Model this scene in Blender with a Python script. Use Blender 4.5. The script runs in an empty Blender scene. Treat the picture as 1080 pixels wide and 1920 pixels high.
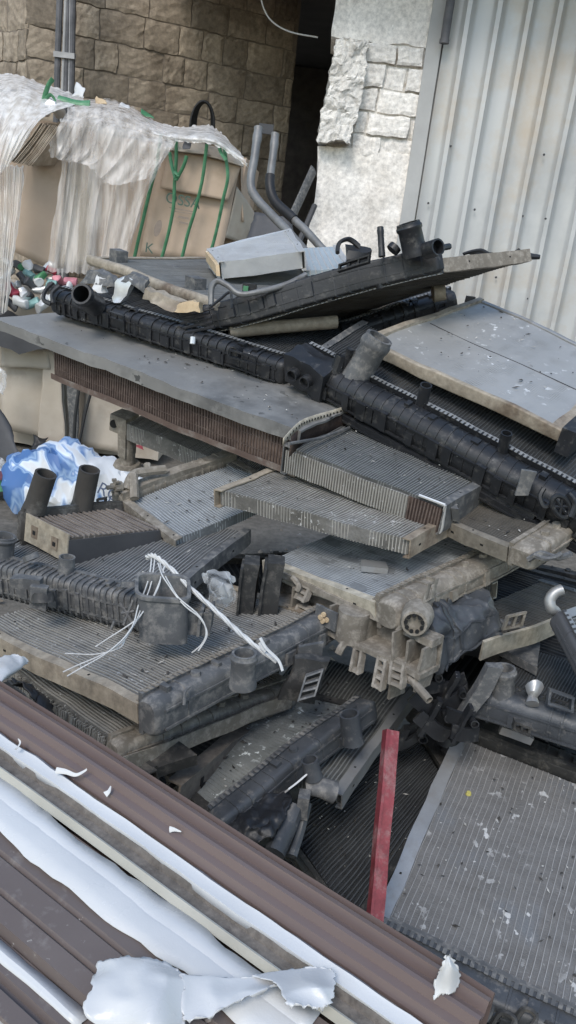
import bpy, bmesh, math, random
import numpy as np
from mathutils import Vector as V, Matrix, noise
random.seed(7)
S = bpy.context.scene
COL = S.collection
R = math.radians
# ------------------------------------------------------------------ camera
F = 1550.0; PIT = R(19); ROL = R(7); CAM = V((0, 0, 1.6))
fw = V((0, math.cos(PIT), -math.sin(PIT))); r0 = V((1, 0, 0)); u0 = V((0, math.sin(PIT), math.cos(PIT)))
CX = math.cos(ROL)*r0 + math.sin(ROL)*u0; CY = -math.sin(ROL)*r0 + math.cos(ROL)*u0
cd = bpy.data.cameras.new('camera'); cam = bpy.data.objects.new('camera', cd); COL.objects.link(cam)
cam.matrix_world = Matrix((( CX.x, CY.x, -fw.x, CAM.x), (CX.y, CY.y, -fw.y, CAM.y), (CX.z, CY.z, -fw.z, CAM.z), (0, 0, 0, 1)))
cd.sensor_fit = 'VERTICAL'; cd.sensor_height = 36; cd.lens = F/1920*36; cd.clip_start = .02; cd.clip_end = 2000
S.camera = cam
def ray(px, py): return CX*((px-540)/F) + CY*((960-py)/F) + fw
def P(px, py, t): return CAM + ray(px, py)*t
def PY(px, py, y):
    d = ray(px, py); return CAM + d*(y/d.y)
def PZ(px, py, z):
    d = ray(px, py); return CAM + d*((z-CAM.z)/d.z)
def PL(px, py, o, n):
    d = ray(px, py); return CAM + d*((o-CAM).dot(n)/d.dot(n))

def aim(base, d, px, py):
    # the point on the pixel's ray nearest to the line from base along d
    r = ray(px, py).normalized(); d = d.normalized(); w = base-CAM; b = r.dot(d); e = d.dot(w); k = r.dot(w)
    return CAM+r*((k-b*e)/(1-b*b))
UP = V((0, 0, 1))
# ------------------------------------------------------------------ materials
MATS = {}
def mat(name, c1, c2=None, s=8, rough=.6, metal=0, bump=.25, bs=60, specks=None, stretch=None, dust=None, island=0, spec=.4, c3=None, fine=0):
    if name in MATS: return MATS[name]
    m = bpy.data.materials.new(name); m.use_nodes = True; MATS[name] = m
    nt = m.node_tree; N = nt.nodes; L = nt.links
    b = N['Principled BSDF']; b.inputs['Roughness'].default_value = rough; b.inputs['Metallic'].default_value = metal
    b.inputs['Specular IOR Level'].default_value = spec
    tc = N.new('ShaderNodeTexCoord'); co = tc.outputs['Object']
    if stretch:
        mp = N.new('ShaderNodeMapping'); mp.inputs['Scale'].default_value = stretch; L.new(co, mp.inputs['Vector']); sc = mp.outputs['Vector']
    else: sc = co
    def ns(vec, scale, det=5, rg=.6, dist=0):
        n = N.new('ShaderNodeTexNoise'); n.inputs['Scale'].default_value = scale; n.inputs['Detail'].default_value = det
        n.inputs['Roughness'].default_value = rg; n.inputs['Distortion'].default_value = dist; L.new(vec, n.inputs['Vector']); return n.outputs['Fac']
    def ramp(fac, lo, hi):
        r = N.new('ShaderNodeMapRange'); r.inputs['From Min'].default_value = lo; r.inputs['From Max'].default_value = hi; L.new(fac, r.inputs['Value']); return r.outputs['Result']
    def mix(fac, a, c):
        x = N.new('ShaderNodeMix'); x.data_type = 'RGBA'
        if isinstance(fac, (int, float)): x.inputs[0].default_value = fac
        else: L.new(fac, x.inputs[0])
        for i, q in ((6, a), (7, c)):
            if isinstance(q, tuple): x.inputs[i].default_value = (*q, 1)
            else: L.new(q, x.inputs[i])
        return x.outputs[2]
    c2 = c2 or tuple(x*1.4 for x in c1)
    col = mix(ramp(ns(sc, s), .3, .7), c1, c2)
    if c3: col = mix(ramp(ns(co, s*.45, 6, .65), .52, .62), col, c3)
    if island:
        g = N.new('ShaderNodeNewGeometry'); hv = N.new('ShaderNodeHueSaturation')
        rr = N.new('ShaderNodeMapRange'); rr.inputs['To Min'].default_value = 1-island; rr.inputs['To Max'].default_value = 1+island
        L.new(g.outputs['Random Per Island'], rr.inputs['Value']); L.new(rr.outputs['Result'], hv.inputs['Value']); L.new(col, hv.inputs['Color']); col = hv.outputs['Color']
    if dust: # colour, coverage 0..1, scale
        col = mix(ramp(ns(co, dust[2], 7, .7), .75-dust[1]*.6, .95-dust[1]*.6), col, dust[0])
    if fine: # finely mottled grain
        x = mix(ramp(ns(sc, s*abs(fine), 3, .7), .25, .75), *(((.62,)*3, (1.25,)*3) if fine > 0 else ((.8,)*3, (1.14,)*3))); mm = N.new('ShaderNodeMix'); mm.data_type = 'RGBA'; mm.blend_type = 'MULTIPLY'; mm.inputs[0].default_value = 1
        L.new(col, mm.inputs[6]); L.new(x, mm.inputs[7]); col = mm.outputs[2]
    if specks: # colour, scale, threshold
        k = ramp(ns(co, specks[1], 4, .55), specks[2], specks[2]+.02)
        k2 = ramp(ns(co, specks[1]*.22, 2, .5), .48, .6)
        mm = N.new('ShaderNodeMath'); mm.operation = 'MULTIPLY'; L.new(k, mm.inputs[0]); L.new(k2, mm.inputs[1])
        col = mix(mm.outputs[0], col, specks[0])
    L.new(col, b.inputs['Base Color'])
    rr = N.new('ShaderNodeMapRange'); rr.inputs['To Min'].default_value = max(.05, rough-.15); rr.inputs['To Max'].default_value = min(1, rough+.18)
    L.new(ns(co, s*2.3), rr.inputs['Value']); L.new(rr.outputs['Result'], b.inputs['Roughness'])
    if bump:
        bp = N.new('ShaderNodeBump'); bp.inputs['Strength'].default_value = bump; bp.inputs['Distance'].default_value = .004
        L.new(ns(sc, bs, 6, .65), bp.inputs['Height']); L.new(bp.outputs['Normal'], b.inputs['Normal'])
    return m
DUST = (.155, .148, .136)
BLK = mat('black_plastic', (.012, .013, .015), (.022, .023, .026), 9, .42, 0, .15, 90, dust=((.1, .096, .09), .34, 38), specks=((.5, .5, .48), 160, .72))
BLKD = mat('dusty_black_plastic', (.022, .022, .022), (.045, .044, .042), 10, .6, 0, .25, 80, dust=((.11, .102, .092), .42, 40))
GRYP = mat('dusty_grey_plastic', (.064, .066, .069), (.118, .12, .121), 12, .6, 0, .25, 80, dust=((.22, .21, .195), .45, 48))
BLUP = mat('sooty_plastic', (.032, .036, .042), (.075, .08, .088), 14, .45, 0, .3, 60, dust=((.19, .182, .17), .32, 45))
TANP = mat('mud_coated_plastic', (.125, .11, .09), (.22, .195, .16), 9, .8, 0, .3, 70, dust=((.31, .28, .24), .48, 50))
TAN = mat('dusty_aluminium_rail', (.27, .228, .175), (.40, .35, .28), 7, .62, .1, .25, 70, c3=(.17, .13, .095), fine=7)
CRM = mat('cream_aluminium_rail', (.40, .36, .285), (.52, .47, .38), 6, .55, .15, .25, 60, c3=(.33, .285, .22), fine=8)
ALU = mat('weathered_aluminium', (.28, .28, .277), (.42, .42, .42), 8, .42, .55, .2, 60, dust=((.3, .28, .25), .4, 14))
ALUB = mat('bright_aluminium', (.58, .58, .57), (.72, .72, .71), 9, .38, .5, .25, 60, dust=((.36, .34, .31), .25, 16))
PIPEM = mat('dull_grey_pipe', (.13, .13, .13), (.22, .22, .218), 10, .5, .3, .15, 70, dust=((.12, .11, .1), .35, 14))
HDR = mat('crimped_aluminium_header', (.2, .2, .197), (.33, .33, .325), 20, .5, .4, .2, 90, fine=5)
GREYS = mat('grey_sheet_metal', (.225, .221, .213), (.33, .325, .313), 3.5, .4, .35, .5, 9, c3=(.165, .164, .16), dust=((.36, .355, .34), .34, 9), specks=((.10, .10, .098), 26, .63))
BRN = mat('brown_copper_fins', (.03, .02, .017), (.062, .042, .035), 12, .7, .1, .3, 100, c3=(.14, .10, .08), fine=5)
BRT = mat('brown_copper_tubes', (.075, .052, .045), (.15, .115, .1), 14, .6, .2, .2, 90, fine=5)
def core_mat(nm, a, b, c3=None, sp=None, metal=.15):
    fin = mat(nm+'_fins', tuple(x*.55 for x in a), tuple(x*.72 for x in b), 10, .72, metal, .6, 150, stretch=(1, 3.5, 1), c3=tuple(x*.8 for x in c3) if c3 else None, specks=sp, fine=-14)
    tub = mat(nm+'_tubes', b, tuple(min(1, x*1.5) for x in b), 12, .5, metal+.1, .2, 80, specks=sp)
    return [fin, tub]
K_GREY = core_mat('grey_core', (.105, .107, .106), (.2, .2, .196))
K_DUST = core_mat('dusty_core', (.15, .143, .13), (.27, .26, .24), c3=(.25, .245, .235), sp=((.5, .5, .49), 110, .62))
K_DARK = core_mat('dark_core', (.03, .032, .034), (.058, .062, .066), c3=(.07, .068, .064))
K_SOOT = core_mat('sooty_core', (.085, .09, .09), (.18, .184, .18), c3=(.09, .092, .09), sp=((.5, .5, .5), 100, .7))
K_SPLAT = core_mat('splattered_core', (.235, .228, .22), (.255, .25, .245), c3=(.2, .208, .218), sp=((.52, .52, .515), 44, .60))
K_PALE = core_mat('pale_core', (.27, .285, .295), (.31, .325, .335), c3=(.3, .315, .325))
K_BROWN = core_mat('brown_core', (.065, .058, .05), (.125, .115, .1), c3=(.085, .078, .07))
K_FLAT = core_mat('painted_condenser_core', (.5, .51, .51), (.41, .415, .415), c3=(.36, .365, .365), sp=((.75, .75, .74), 30, .63))
_m = mat('painted_condenser_face', (.32, .318, .31), (.405, .402, .392), 4, .4, .3, .4, 9, c3=(.25, .253, .252), dust=((.43, .42, .4), .3, 12), specks=((.75, .75, .74), 36, .62)); K_FLAT = [_m, _m]
K_UNDER = core_mat('shaded_brown_core', (.03, .025, .022), (.05, .043, .038))  # brown darkened: shade of the tilted underside put into the colour
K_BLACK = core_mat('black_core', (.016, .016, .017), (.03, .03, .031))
DRED = mat('red_paint', (.20, .032, .04), (.26, .055, .062), 9, .5, 0, .2, 60, dust=((.3, .18, .17), .42, 26), c3=(.15, .03, .03), specks=((.10, .06, .045), 60, .6), fine=6)
BROWN = mat('brown_coated_steel', (.135, .102, .095), (.15, .115, .107), 3, .32, 0, .0, 50, dust=((.22, .19, .178), .14, 26))
BROWND = mat('dirty_brown_coated_steel', (.115, .092, .085), (.14, .115, .106), 5, .5, 0, .06, 90, dust=((.22, .197, .182), .3, 34), specks=((.4, .37, .34), 70, .66))
GRBR = mat('dust_grey_coated_steel', (.13, .115, .1), (.19, .17, .15), 14, .7, 0, .3, 110, dust=((.1, .085, .075), .4, 40), fine=6)
CREAM = mat('cream_coated_edge', (.34, .33, .29), (.43, .42, .38), 10, .5, 0, .1, 60, dust=((.3, .27, .23), .25, 30))
FILMW = mat('white_protective_film', (.50, .505, .51), (.56, .565, .57), 4, .26, 0, .35, 13, dust=((.38, .39, .40), .2, 10), spec=.5)
PAPER = mat('torn_white_paper', (.52, .52, .515), (.6, .6, .59), 8, .6, 0, .15, 40)
CARD = mat('cardboard', (.41, .315, .235), (.47, .37, .285), 3, .85, 0, .08, 45, c3=(.37, .285, .21))
CARDL = mat('pale_dusty_cardboard', (.36, .315, .255), (.46, .41, .345), 3, .85, 0, .12, 18, c3=(.33, .28, .225))
CARDE = mat('cardboard_edges', (.22, .17, .12), (.5, .42, .33), 10, .9, 0, .2, 60, island=.35)
STRAP = mat('green_strap', (.04, .15, .07), (.09, .25, .13), 30, .4, 0, .2, 80)
INK = mat('faded_green_ink', (.05, .095, .075), (.08, .125, .1), 60, .8, 0, 0)
INKB = mat('faded_grey_ink', (.2, .165, .14), (.27, .22, .18), 60, .8, 0, 0)
STONE = mat('tuff_stone', (.25, .205, .155), (.37, .31, .24), 5, .95, 0, .6, 28, island=.24, c3=(.2, .162, .122), fine=5)
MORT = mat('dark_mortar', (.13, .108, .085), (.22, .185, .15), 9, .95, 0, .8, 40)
PLAS = mat('whitewashed_plaster', (.80, .755, .70), (.87, .835, .79), 3, .9, 0, .5, 22, c3=(.75, .70, .64), fine=10)
BRICKW = mat('whitewashed_brick', (.74, .70, .65), (.83, .80, .76), 6, .9, 0, .8, 35, island=.1, c3=(.66, .63, .59), fine=6)
RUBB = mat('broken_plaster', (.58, .555, .515), (.74, .72, .685), 9, .95, 0, 1.0, 35, c3=(.4, .355, .3), fine=5)
GALV = mat('galvanised_sheet', (.455, .462, .462), (.53, .535, .532), 1.3, .48, .35, .05, 20, c3=(.40, .408, .41), stretch=(1, 1, .25), dust=((.46, .39, .31), .42, .9))
FRAMEM = mat('grey_painted_frame', (.36, .36, .355), (.45, .45, .44), 4, .6, 0, .15, 40)
DKMET = mat('dark_painted_metal', (.045, .046, .05), (.07, .07, .074), 6, .6, 0, .2, 50, dust=(DUST, .2, 12))
GROUND = mat('dusty_ground', (.10, .09, .076), (.175, .158, .135), 2.2, .95, 0, .8, 30, c3=(.085, .077, .066), fine=12, specks=((.36, .35, .33), 18, .7))
CABLE = mat('grey_cable_sheath', (.07, .072, .078), (.13, .13, .14), 12, .6, 0, .15, 50)
CABLEL = mat('pale_cable_sheath', (.3, .3, .3), (.4, .4, .4), 12, .6, 0, .15, 50)
WIREW = mat('white_polypropylene_twine', (.46, .46, .45), (.6, .6, .59), 40, .5, 0, .3, 200)
HOLE_INK = mat('hole_shade_and_print_black', (.006, .006, .006), (.012, .012, .012), 9, .9, 0, 0)  # near-black: shade inside holes and slots put into colour; also sticker print
RUBBER = mat('black_rubber', (.012, .012, .013), (.02, .02, .021), 9, .5, 0, .1, 60, dust=(DUST, .18, 14))
FOAM = mat('tan_foam', (.42, .31, .19), (.55, .43, .28), 30, .9, 0, .5, 90)
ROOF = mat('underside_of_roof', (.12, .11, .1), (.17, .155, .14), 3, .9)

def film_mat(name, alpha, tint=(.9, .9, .9), rough=.3):
    m = bpy.data.materials.new(name); m.use_nodes = True; nt = m.node_tree; N = nt.nodes; L = nt.links
    out = N['Material Output']; b = N['Principled BSDF']; b.inputs['Base Color'].default_value = (*tint, 1); b.inputs['Roughness'].default_value = rough
    tr = N.new('ShaderNodeBsdfTransparent'); tl = N.new('ShaderNodeBsdfTranslucent'); tl.inputs['Color'].default_value = (*tint, 1)
    m1 = N.new('ShaderNodeMixShader'); m1.inputs[0].default_value = .3; L.new(b.outputs[0], m1.inputs[1]); L.new(tl.outputs[0], m1.inputs[2])
    tc = N.new('ShaderNodeTexCoord'); n = N.new('ShaderNodeTexNoise'); n.inputs['Scale'].default_value = 9; n.inputs['Detail'].default_value = 6
    mp = N.new('ShaderNodeMapping'); mp.inputs['Scale'].default_value = (2.6, 2.6, .28); L.new(tc.outputs['Object'], mp.inputs['Vector']); L.new(mp.outputs['Vector'], n.inputs['Vector'])
    rg = N.new('ShaderNodeMapRange'); rg.inputs['From Min'].default_value = .35; rg.inputs['From Max'].default_value = .65; rg.inputs['To Min'].default_value = max(0, alpha-.25); rg.inputs['To Max'].default_value = min(1, alpha+.25)
    L.new(n.outputs['Fac'], rg.inputs['Value'])
    m2 = N.new('ShaderNodeMixShader'); L.new(rg.outputs['Result'], m2.inputs[0]); L.new(tr.outputs[0], m2.inputs[1]); L.new(m1.outputs[0], m2.inputs[2]); L.new(m2.outputs[0], out.inputs['Surface'])
    bp = N.new('ShaderNodeBump'); bp.inputs['Strength'].default_value = .3; bp.inputs['Distance'].default_value = .01; n2 = N.new('ShaderNodeTexNoise'); n2.inputs['Scale'].default_value = 16; n2.inputs['Detail'].default_value = 5
    L.new(mp.outputs['Vector'], n2.inputs['Vector']); L.new(n2.outputs['Fac'], bp.inputs['Height']); L.new(bp.outputs['Normal'], b.inputs['Normal'])
    return m
FILM = film_mat('cloudy_plastic_film', .38, (.9, .865, .83))
FILMD = film_mat('dense_plastic_film', .72, (.9, .88, .85))
CLEAR = film_mat('clear_crumpled_plastic', .32, (.85, .86, .86), .15)
def flat(name, c, rough=.5, metal=0): return mat(name, c, tuple(min(1, x*1.2) for x in c), 30, rough, metal, .2, 60)

# ------------------------------------------------------------------ mesh building
def WM(o): return (WM(o.parent) if o.parent else Matrix.Identity(4)) @ o.matrix_basis
class MB:
    def __init__(s): s.v = []; s.f = []; s.m = []; s.sm = []
    def add(s, vs, fs, mi=0, smooth=False):
        o = len(s.v); s.v += [V(p) for p in vs]
        for f in fs: s.f.append(tuple(o+i for i in f)); s.m.append(mi); s.sm.append(smooth)
    def box(s, f, a0, a1, b0, b1, c0, c1, na=1, nb=1, mi=0):
        # box in frame coordinates, its long faces divided so that it can bend
        A = [a0+(a1-a0)*i/na for i in range(na+1)]; B = [b0+(b1-b0)*j/nb for j in range(nb+1)]
        vs = []; idx = {}
        for k, c in enumerate((c0, c1)):
            for i, a in enumerate(A):
                for j, b in enumerate(B): idx[i, j, k] = len(vs); vs.append(f(a, b, c))
        fs = []
        for i in range(na):
            for j in range(nb):
                for k in (0, 1): fs.append((idx[i, j, k], idx[i+1, j, k], idx[i+1, j+1, k], idx[i, j+1, k]))
        for i in range(na):
            for j in (0, nb): fs.append((idx[i, j, 0], idx[i+1, j, 0], idx[i+1, j, 1], idx[i, j, 1]))
        for j in range(nb):
            for i in (0, na): fs.append((idx[i, j, 0], idx[i, j+1, 0], idx[i, j+1, 1], idx[i, j, 1]))
        s.add(vs, fs, mi)
    def sweep(s, f, prof, sta, mi=0, smooth=True, caps=True, closed=True):
        # prof: (b, c) points; sta: (a, scale) stations; scaled about the profile's middle
        n = len(prof); mb = sum(p[0] for p in prof)/n; mc = sum(p[1] for p in prof)/n
        vs = [f(a, mb+(b-mb)*k, mc+(c-mc)*k) for a, k in sta for b, c in prof]
        fs = []
        for i in range(len(sta)-1):
            for j in range(n if closed else n-1):
                j2 = (j+1) % n; fs.append((i*n+j, i*n+j2, (i+1)*n+j2, (i+1)*n+j))
        s.add(vs, fs, mi, smooth)
        if caps and closed:
            o = (len(sta)-1)*n
            s.add(vs[:n], [tuple(range(n))], mi); s.add(vs[o:], [tuple(range(n))], mi)
    def tube(s, pts, rad, seg=10, mi=0, caps=True, hollow=0, flat_=1):
        pts = [V(p) for p in pts]; n = len(pts)
        if not isinstance(rad, (list, tuple)): rad = [rad]*n
        tg = [(pts[min(i+1, n-1)]-pts[max(i-1, 0)]).normalized() for i in range(n)]
        x = tg[0].orthogonal().normalized(); ring = []
        for i in range(n):
            x = (x-tg[i]*x.dot(tg[i])).normalized(); y = tg[i].cross(x)
            ring.append([pts[i]+(x*math.cos(q)+y*math.sin(q)*flat_)*rad[i] for q in [2*math.pi*k/seg for k in range(seg)]])
        if hollow:
            d = (pts[-1]-pts[0]).length*hollow; q = pts[-1]-tg[-1]*d
            ring.append([pts[-1]+(p-pts[-1])*.8 for p in ring[-1]]); ring.append([q+(p-pts[-1])*1. for p in ring[-1]])
        vs = [p for rg in ring for p in rg]; fs = []
        for i in range(len(ring)-1):
            for k in range(seg):
                k2 = (k+1) % seg; fs.append((i*seg+k, i*seg+k2, (i+1)*seg+k2, (i+1)*seg+k))
        s.add(vs, fs, mi, True)
        if caps: s.add(ring[0], [tuple(range(seg))], mi); s.add(ring[-1], [tuple(range(seg))], mi)
    def grid(s, rows, mi=0, smooth=True):
        n = len(rows[0]); vs = [p for r in rows for p in r]
        s.add(vs, [(i*n+j, i*n+j+1, (i+1)*n+j+1, (i+1)*n+j) for i in range(len(rows)-1) for j in range(n-1)], mi, smooth)
    def build(s, name, mats, M=None, parent=None, wob=None, solid=0, keep=False, flat=False):
        if not isinstance(mats, (list, tuple)): mats = [mats]
        vs = s.v
        if wob:
            for amp, fr in wob: vs = [p+V(noise.noise_vector(p*fr))*amp for p in vs]
        if M is None and parent is not None: M = WM(parent)
        if M is None:
            c = sum(vs, V())/len(vs); M = Matrix.Translation((c.x, c.y, min(p.z for p in vs)))
        I = M.inverted(); me = bpy.data.meshes.new(name)
        me.from_pydata([I @ p for p in vs], [], s.f)
        for q in mats: me.materials.append(q)
        for p, mi, sm in zip(me.polygons, s.m, s.sm): p.material_index = mi; p.use_smooth = not flat
        if not keep:
            bm = bmesh.new(); bm.from_mesh(me); bmesh.ops.remove_doubles(bm, verts=bm.verts, dist=1e-5)
            bmesh.ops.recalc_face_normals(bm, faces=bm.faces); bm.to_mesh(me); bm.free()
        flat or me.set_sharp_from_angle(angle=R(36))
        o = bpy.data.objects.new(name, me); COL.objects.link(o)
        if parent is not None: o.parent = parent
        else: o.matrix_world = M
        if solid: q = o.modifiers.new('thick', 'SOLIDIFY'); q.thickness = solid
        return o
def tag(o, label, cat, group=None, kind=None):
    if label: o['label'] = label
    if cat: o['category'] = cat
    if group: o['group'] = group
    if kind: o['kind'] = kind
    return o
def root(name, label, cat, M, group=None):
    o = bpy.data.objects.new(name, None); COL.objects.link(o); o.empty_display_size = .05; o.matrix_world = M
    bpy.context.view_layer.update()
    return tag(o, label, cat, group)
def at(p): return Matrix.Translation(p)
class Fr:
    # a frame over four corners: a along A-B, b along A-D, c out of the face
    def __init__(s, A, B, D, C=None, flip=False):
        s.A, s.B, s.D = A, B, D; s.C = C if C else B+D-A
        s.n = (B-A).cross(D-A).normalized()
        if s.n.dot(CAM-A) < 0: s.n = -s.n
        s.U = (B-A).length; s.V = (D-A).length
    def __call__(s, a, b, c=0):
        p = a/s.U; q = b/s.V
        return s.A*(1-p)*(1-q)+s.B*p*(1-q)+s.C*p*q+s.D*(1-p)*q+s.n*c
    def M(s, depth=0):
        x = (s.B-s.A).normalized(); y = s.n.cross(x)
        return Matrix(((x.x, y.x, s.n.x, s.A.x), (x.y, y.y, s.n.y, s.A.y), (x.z, y.z, s.n.z, s.A.z), (0, 0, 0, 1)))
    def hit(s, px, py, c=0): return PL(px, py, s.A+s.n*c, s.n)
    def sw(s): return lambda b, a, c: s(a, b, c)
def frame(a, b, d, t, c=None):
    A, B, D = P(*a, t[0]), P(*b, t[1]), P(*d, t[2]); f = Fr(A, B, D)
    if c: f = Fr(A, B, D, f.hit(*c))
    return f
def lin(a, b, n): return [a+(b-a)*i/n for i in range(n+1)]
def rr(b0, b1, c0, c1, k=.5, n=4):
    # rounded rectangle profile, k = corner radius as a share of the short side's half
    r = min(abs(b1-b0), abs(c1-c0))/2*k; out = []
    for (cx, cy, q0) in ((b1-r, c1-r, 0), (b0+r, c1-r, 90), (b0+r, c0+r, 180), (b1-r, c0+r, 270)):
        for i in range(n+1): q = R(q0+90*i/n); out.append((cx+r*math.cos(q), cy+r*math.sin(q)))
    return out
def neck(par, base, tip, r, m, name='hose_neck', bead=True, seg=16, foot=1.12):
    k = MB(); d = tip-base
    q = [(-.02, foot), (.0, foot), (.12, foot*.97), (.2, 1.03), (.74, 1.0), (.8, 1.1), (.88, 1.12), (.93, 1.02), (1, 1.0)] if bead else [(0, foot), (.15, 1.02), (.9, 1), (1, 1)]
    k.tube([base+d*x for x, _ in q], [r*y for _, y in q], seg, hollow=.85)
    return k.build(name, m, parent=par, wob=[(.0004, 20)])

FRAMES = {}
def radiator(key, label, A, B, D, t, C=None, T=.035, pitch=.0095, tw=.14, jit=1.0, core=K_GREY, tank1=None, tank2=None, rails=(1, 1), rail=TAN, hdr=HDR, bend=.006, name='car_radiator', cat='radiator', ridge=.0018, railc=.004, group=None):
    f = frame(A, B, D, t, C); U, W = f.U, f.V
    rt = root(name, label, cat, f.M(), group); wob = [(bend, 4), (.002, 11), (.0011, 38)]
    b0 = tank1.get('w', .05)*(tank1.get('in', 1)) if tank1 else 0; b1 = W-(tank2.get('w', .05) if tank2 else 0)
    k = MB(); na, nb = 10, 10
    k.box(f, .004, U-.004, b0, b1, -T+ridge, -ridge, na, nb, 0)
    n = max(4, int(U/pitch))
    for i in range(n):
        a = .006+(U-.012)*(i+.5)/n+random.uniform(-.04, .04)*pitch*jit; dc = random.uniform(-.5, .35)*ridge; fw_ = lambda q, b, c, i=i: f(q+jit*.13*pitch*noise.noise(V((b*16, i*.37, 0)))+jit*.3*pitch*max(0, noise.noise(V((b*9, i*.09, 5)))-.3), b, c+(dc if c > -.001 else 0)); k.box(fw_, a-pitch*tw, a+pitch*tw, b0, b1, -T, 0, 1, 12, 1)
    k.build('core', core, parent=rt, wob=wob+[(.0012, 22)])
    for i, on in enumerate(rails):
        if not on: continue
        k = MB(); o = 0 if i == 0 else U; g = -1 if i == 0 else 1
        rw = .015 if on is True or on == 1 else on
        pr = [(o-g*rw, railc), (o+g*.006, railc), (o+g*.006, -T-.003), (o-g*rw*.6, -T-.003), (o-g*rw*.6, -T), (o+g*.003, -T), (o+g*.003, railc-.003), (o-g*rw, railc-.003)]
        k.sweep(f.sw(), pr, [(b, 1) for b in lin(b0-.01, b1+.01, 14)], smooth=False)
        ro = k.build('side_rail', rail, parent=rt, wob=wob+[(.0022, 14)])
        for b in (b0+(b1-b0)*random.uniform(.1, .3), b0+(b1-b0)*random.uniform(.6, .85)):
            h = MB(); h.box(f, o+g*.0055, o+g*.0068, b-.004, b+.004, -T*.55-.0022, -T*.55+.0022); h.build('slot_shade', HOLE_INK, parent=ro, wob=wob+[(.0022, 14)])  # solid dark pads coloured like the shade in cut slots
            b += .03; h = MB(); h.box(f, o-g*.006-.0022, o-g*.006+.0022, b, b+.004, railc-.001, railc+.0007); h.build('slot_shade', HOLE_INK, parent=ro, wob=wob+[(.0022, 14)])
    for ti, tk in enumerate((tank1, tank2)):
        if not tk: continue
        w = tk.get('w', .05); h0, h1 = tk.get('h', (-T-.012, .012)); e0, e1 = tk.get('ext', (-.008, U+.008))
        if ti == 0: bb0, bb1, hb = 0, w*.86, w*.86
        else: bb0, bb1, hb = W-w*.86, W, W-w*.86
        k = MB(); pr = rr(bb0, bb1, h0, h1, tk.get('k', .7), tk.get('np', 4))
        sta = [(e0, .8), (e0+.006, .95), (e0+.014, 1)]; rp = tk.get('rib', 0)
        if rp:
            rh0 = tk.get('rh', 1.07); rwid = tk.get('rw', .0045); a = e0+.025
            while a < e1-.03:
                rh = 1+(rh0-1)*(random.uniform(.5, 1.25) if tk.get('jit') else 1); sta += [(a, 1), (a+.0005, rh), (a+rwid, rh), (a+rwid+.0005, 1)]; a += rp*random.choice((.75, .9, 1, 1.1, 1.6)) if tk.get('jit') else rp
        else: sta += [(a, 1) for a in lin(e0+.03, e1-.03, tk.get('na', 14))]
        sta += [(e1-.014, 1), (e1-.006, .95), (e1, .8)]
        k.sweep(f, pr, sta, smooth=not rp)
        if tk.get('det', 1) and tk.get('style') != 'tube':
            ob = bb0 if ti == 0 else bb1; sg = -1 if ti == 0 else 1; mc = (h0+h1)/2; hh = h1-h0
            q0, q1 = sorted((ob-sg*.004, ob+sg*.003))
            for cz in ((.0,) if hh < .06 else (-.28, .2)): k.box(f, e0+.02, e1-.02, q0, q1, mc+hh*cz-.002, mc+hh*cz+.002, 16, 1)
            a = e0+random.uniform(.03, .06)
            while a < e1-.03:
                ty = random.random(); wd = random.uniform(.01, .03)
                if ty < .45 and not rp: k.sweep(f, pr, [(a, 1), (a+.0005, 1.06), (a+.0045, 1.06), (a+.005, 1)], smooth=False, caps=False)
                elif ty < .7: q0, q1 = sorted((ob-sg*.006, ob+sg*random.uniform(.004, .009))); k.box(f, a, a+wd, q0, q1, mc-hh*.3, mc+hh*random.uniform(.05, .3), 2, 2)
                elif ty < .85: k.box(f, a, a+wd*.7, (bb0+bb1)/2-.01, (bb0+bb1)/2+.01, h1-.006, h1+random.uniform(.004, .01), 2, 2)
                else:
                    c = f(a, (bb0+bb1)/2, h1-.004); k.tube([c, c+f.n*random.uniform(.01, .016)], [.011, .009], 10)
                a += random.uniform(.02, .055)
        if tk.get('flange', 1) and tk.get('style') != 'tube':  # foot of the tank under the crimped tabs
            q0, q1 = (hb-.012, hb-.001) if ti == 0 else (hb+.001, hb+.012)
            k.box(f, e0+.004, e1-.004, q0, q1, h0-.004, h1+.004, 14, 1)
        wt = wob[:2]+tk.get('wob', [])
        to = k.build('tank' if tk.get('style') != 'tube' else 'header_tube', tk.get('mat', BLK), parent=rt, wob=wt)
        tk['obj'] = to
        if tk.get('style') != 'tube' and tk.get('hdr', 1):
            k = MB(); q0, q1 = (hb-.002, hb+w*.17) if ti == 0 else (hb-w*.17, hb+.002)
            k.box(f, 0, U, q0, q1, -T-.006, tk.get('hc', .006), 14, 1); n = int(U/.0125)
            for i in range(n):
                a = U*(i+.5)/n; x0, x1 = (hb-.014, hb) if ti == 0 else (hb, hb+.014)
                k.box(f, a-.0035, a+.0035, x0, x1, h1+.0045, h1+.006)
                k.box(f, a-.0063, a+.0063, *((hb-.003, hb) if ti == 0 else (hb, hb+.003)), tk.get('hc', .006)-.001, h1+.0053)
            k.build('header_plate', tk.get('hmat', hdr), parent=rt, wob=wt)
    FRAMES[key] = f; return f, rt
def ladder(par, p0, p1, side, nrm, n=4, m=TANP, w=.0045, name='bracket'):
    # flat bracket of two long bars and n rungs; side = full width vector
    k = MB(); d = p1-p0; L = d.length; d.normalize(); s = side.normalized(); q = nrm.normalized()
    def f(a, b, c): return p0+d*a+s*b+q*c
    wd = side.length
    k.box(f, 0, L, 0, w, 0, .018); k.box(f, 0, L, wd-w, wd, 0, .018)
    for i in range(n): a = (L-w)*i/max(1, n-1); k.box(f, a, a+w, w, wd-w, .001, .016)
    return k.build(name, m, parent=par, wob=[(.003, 22)])
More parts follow.
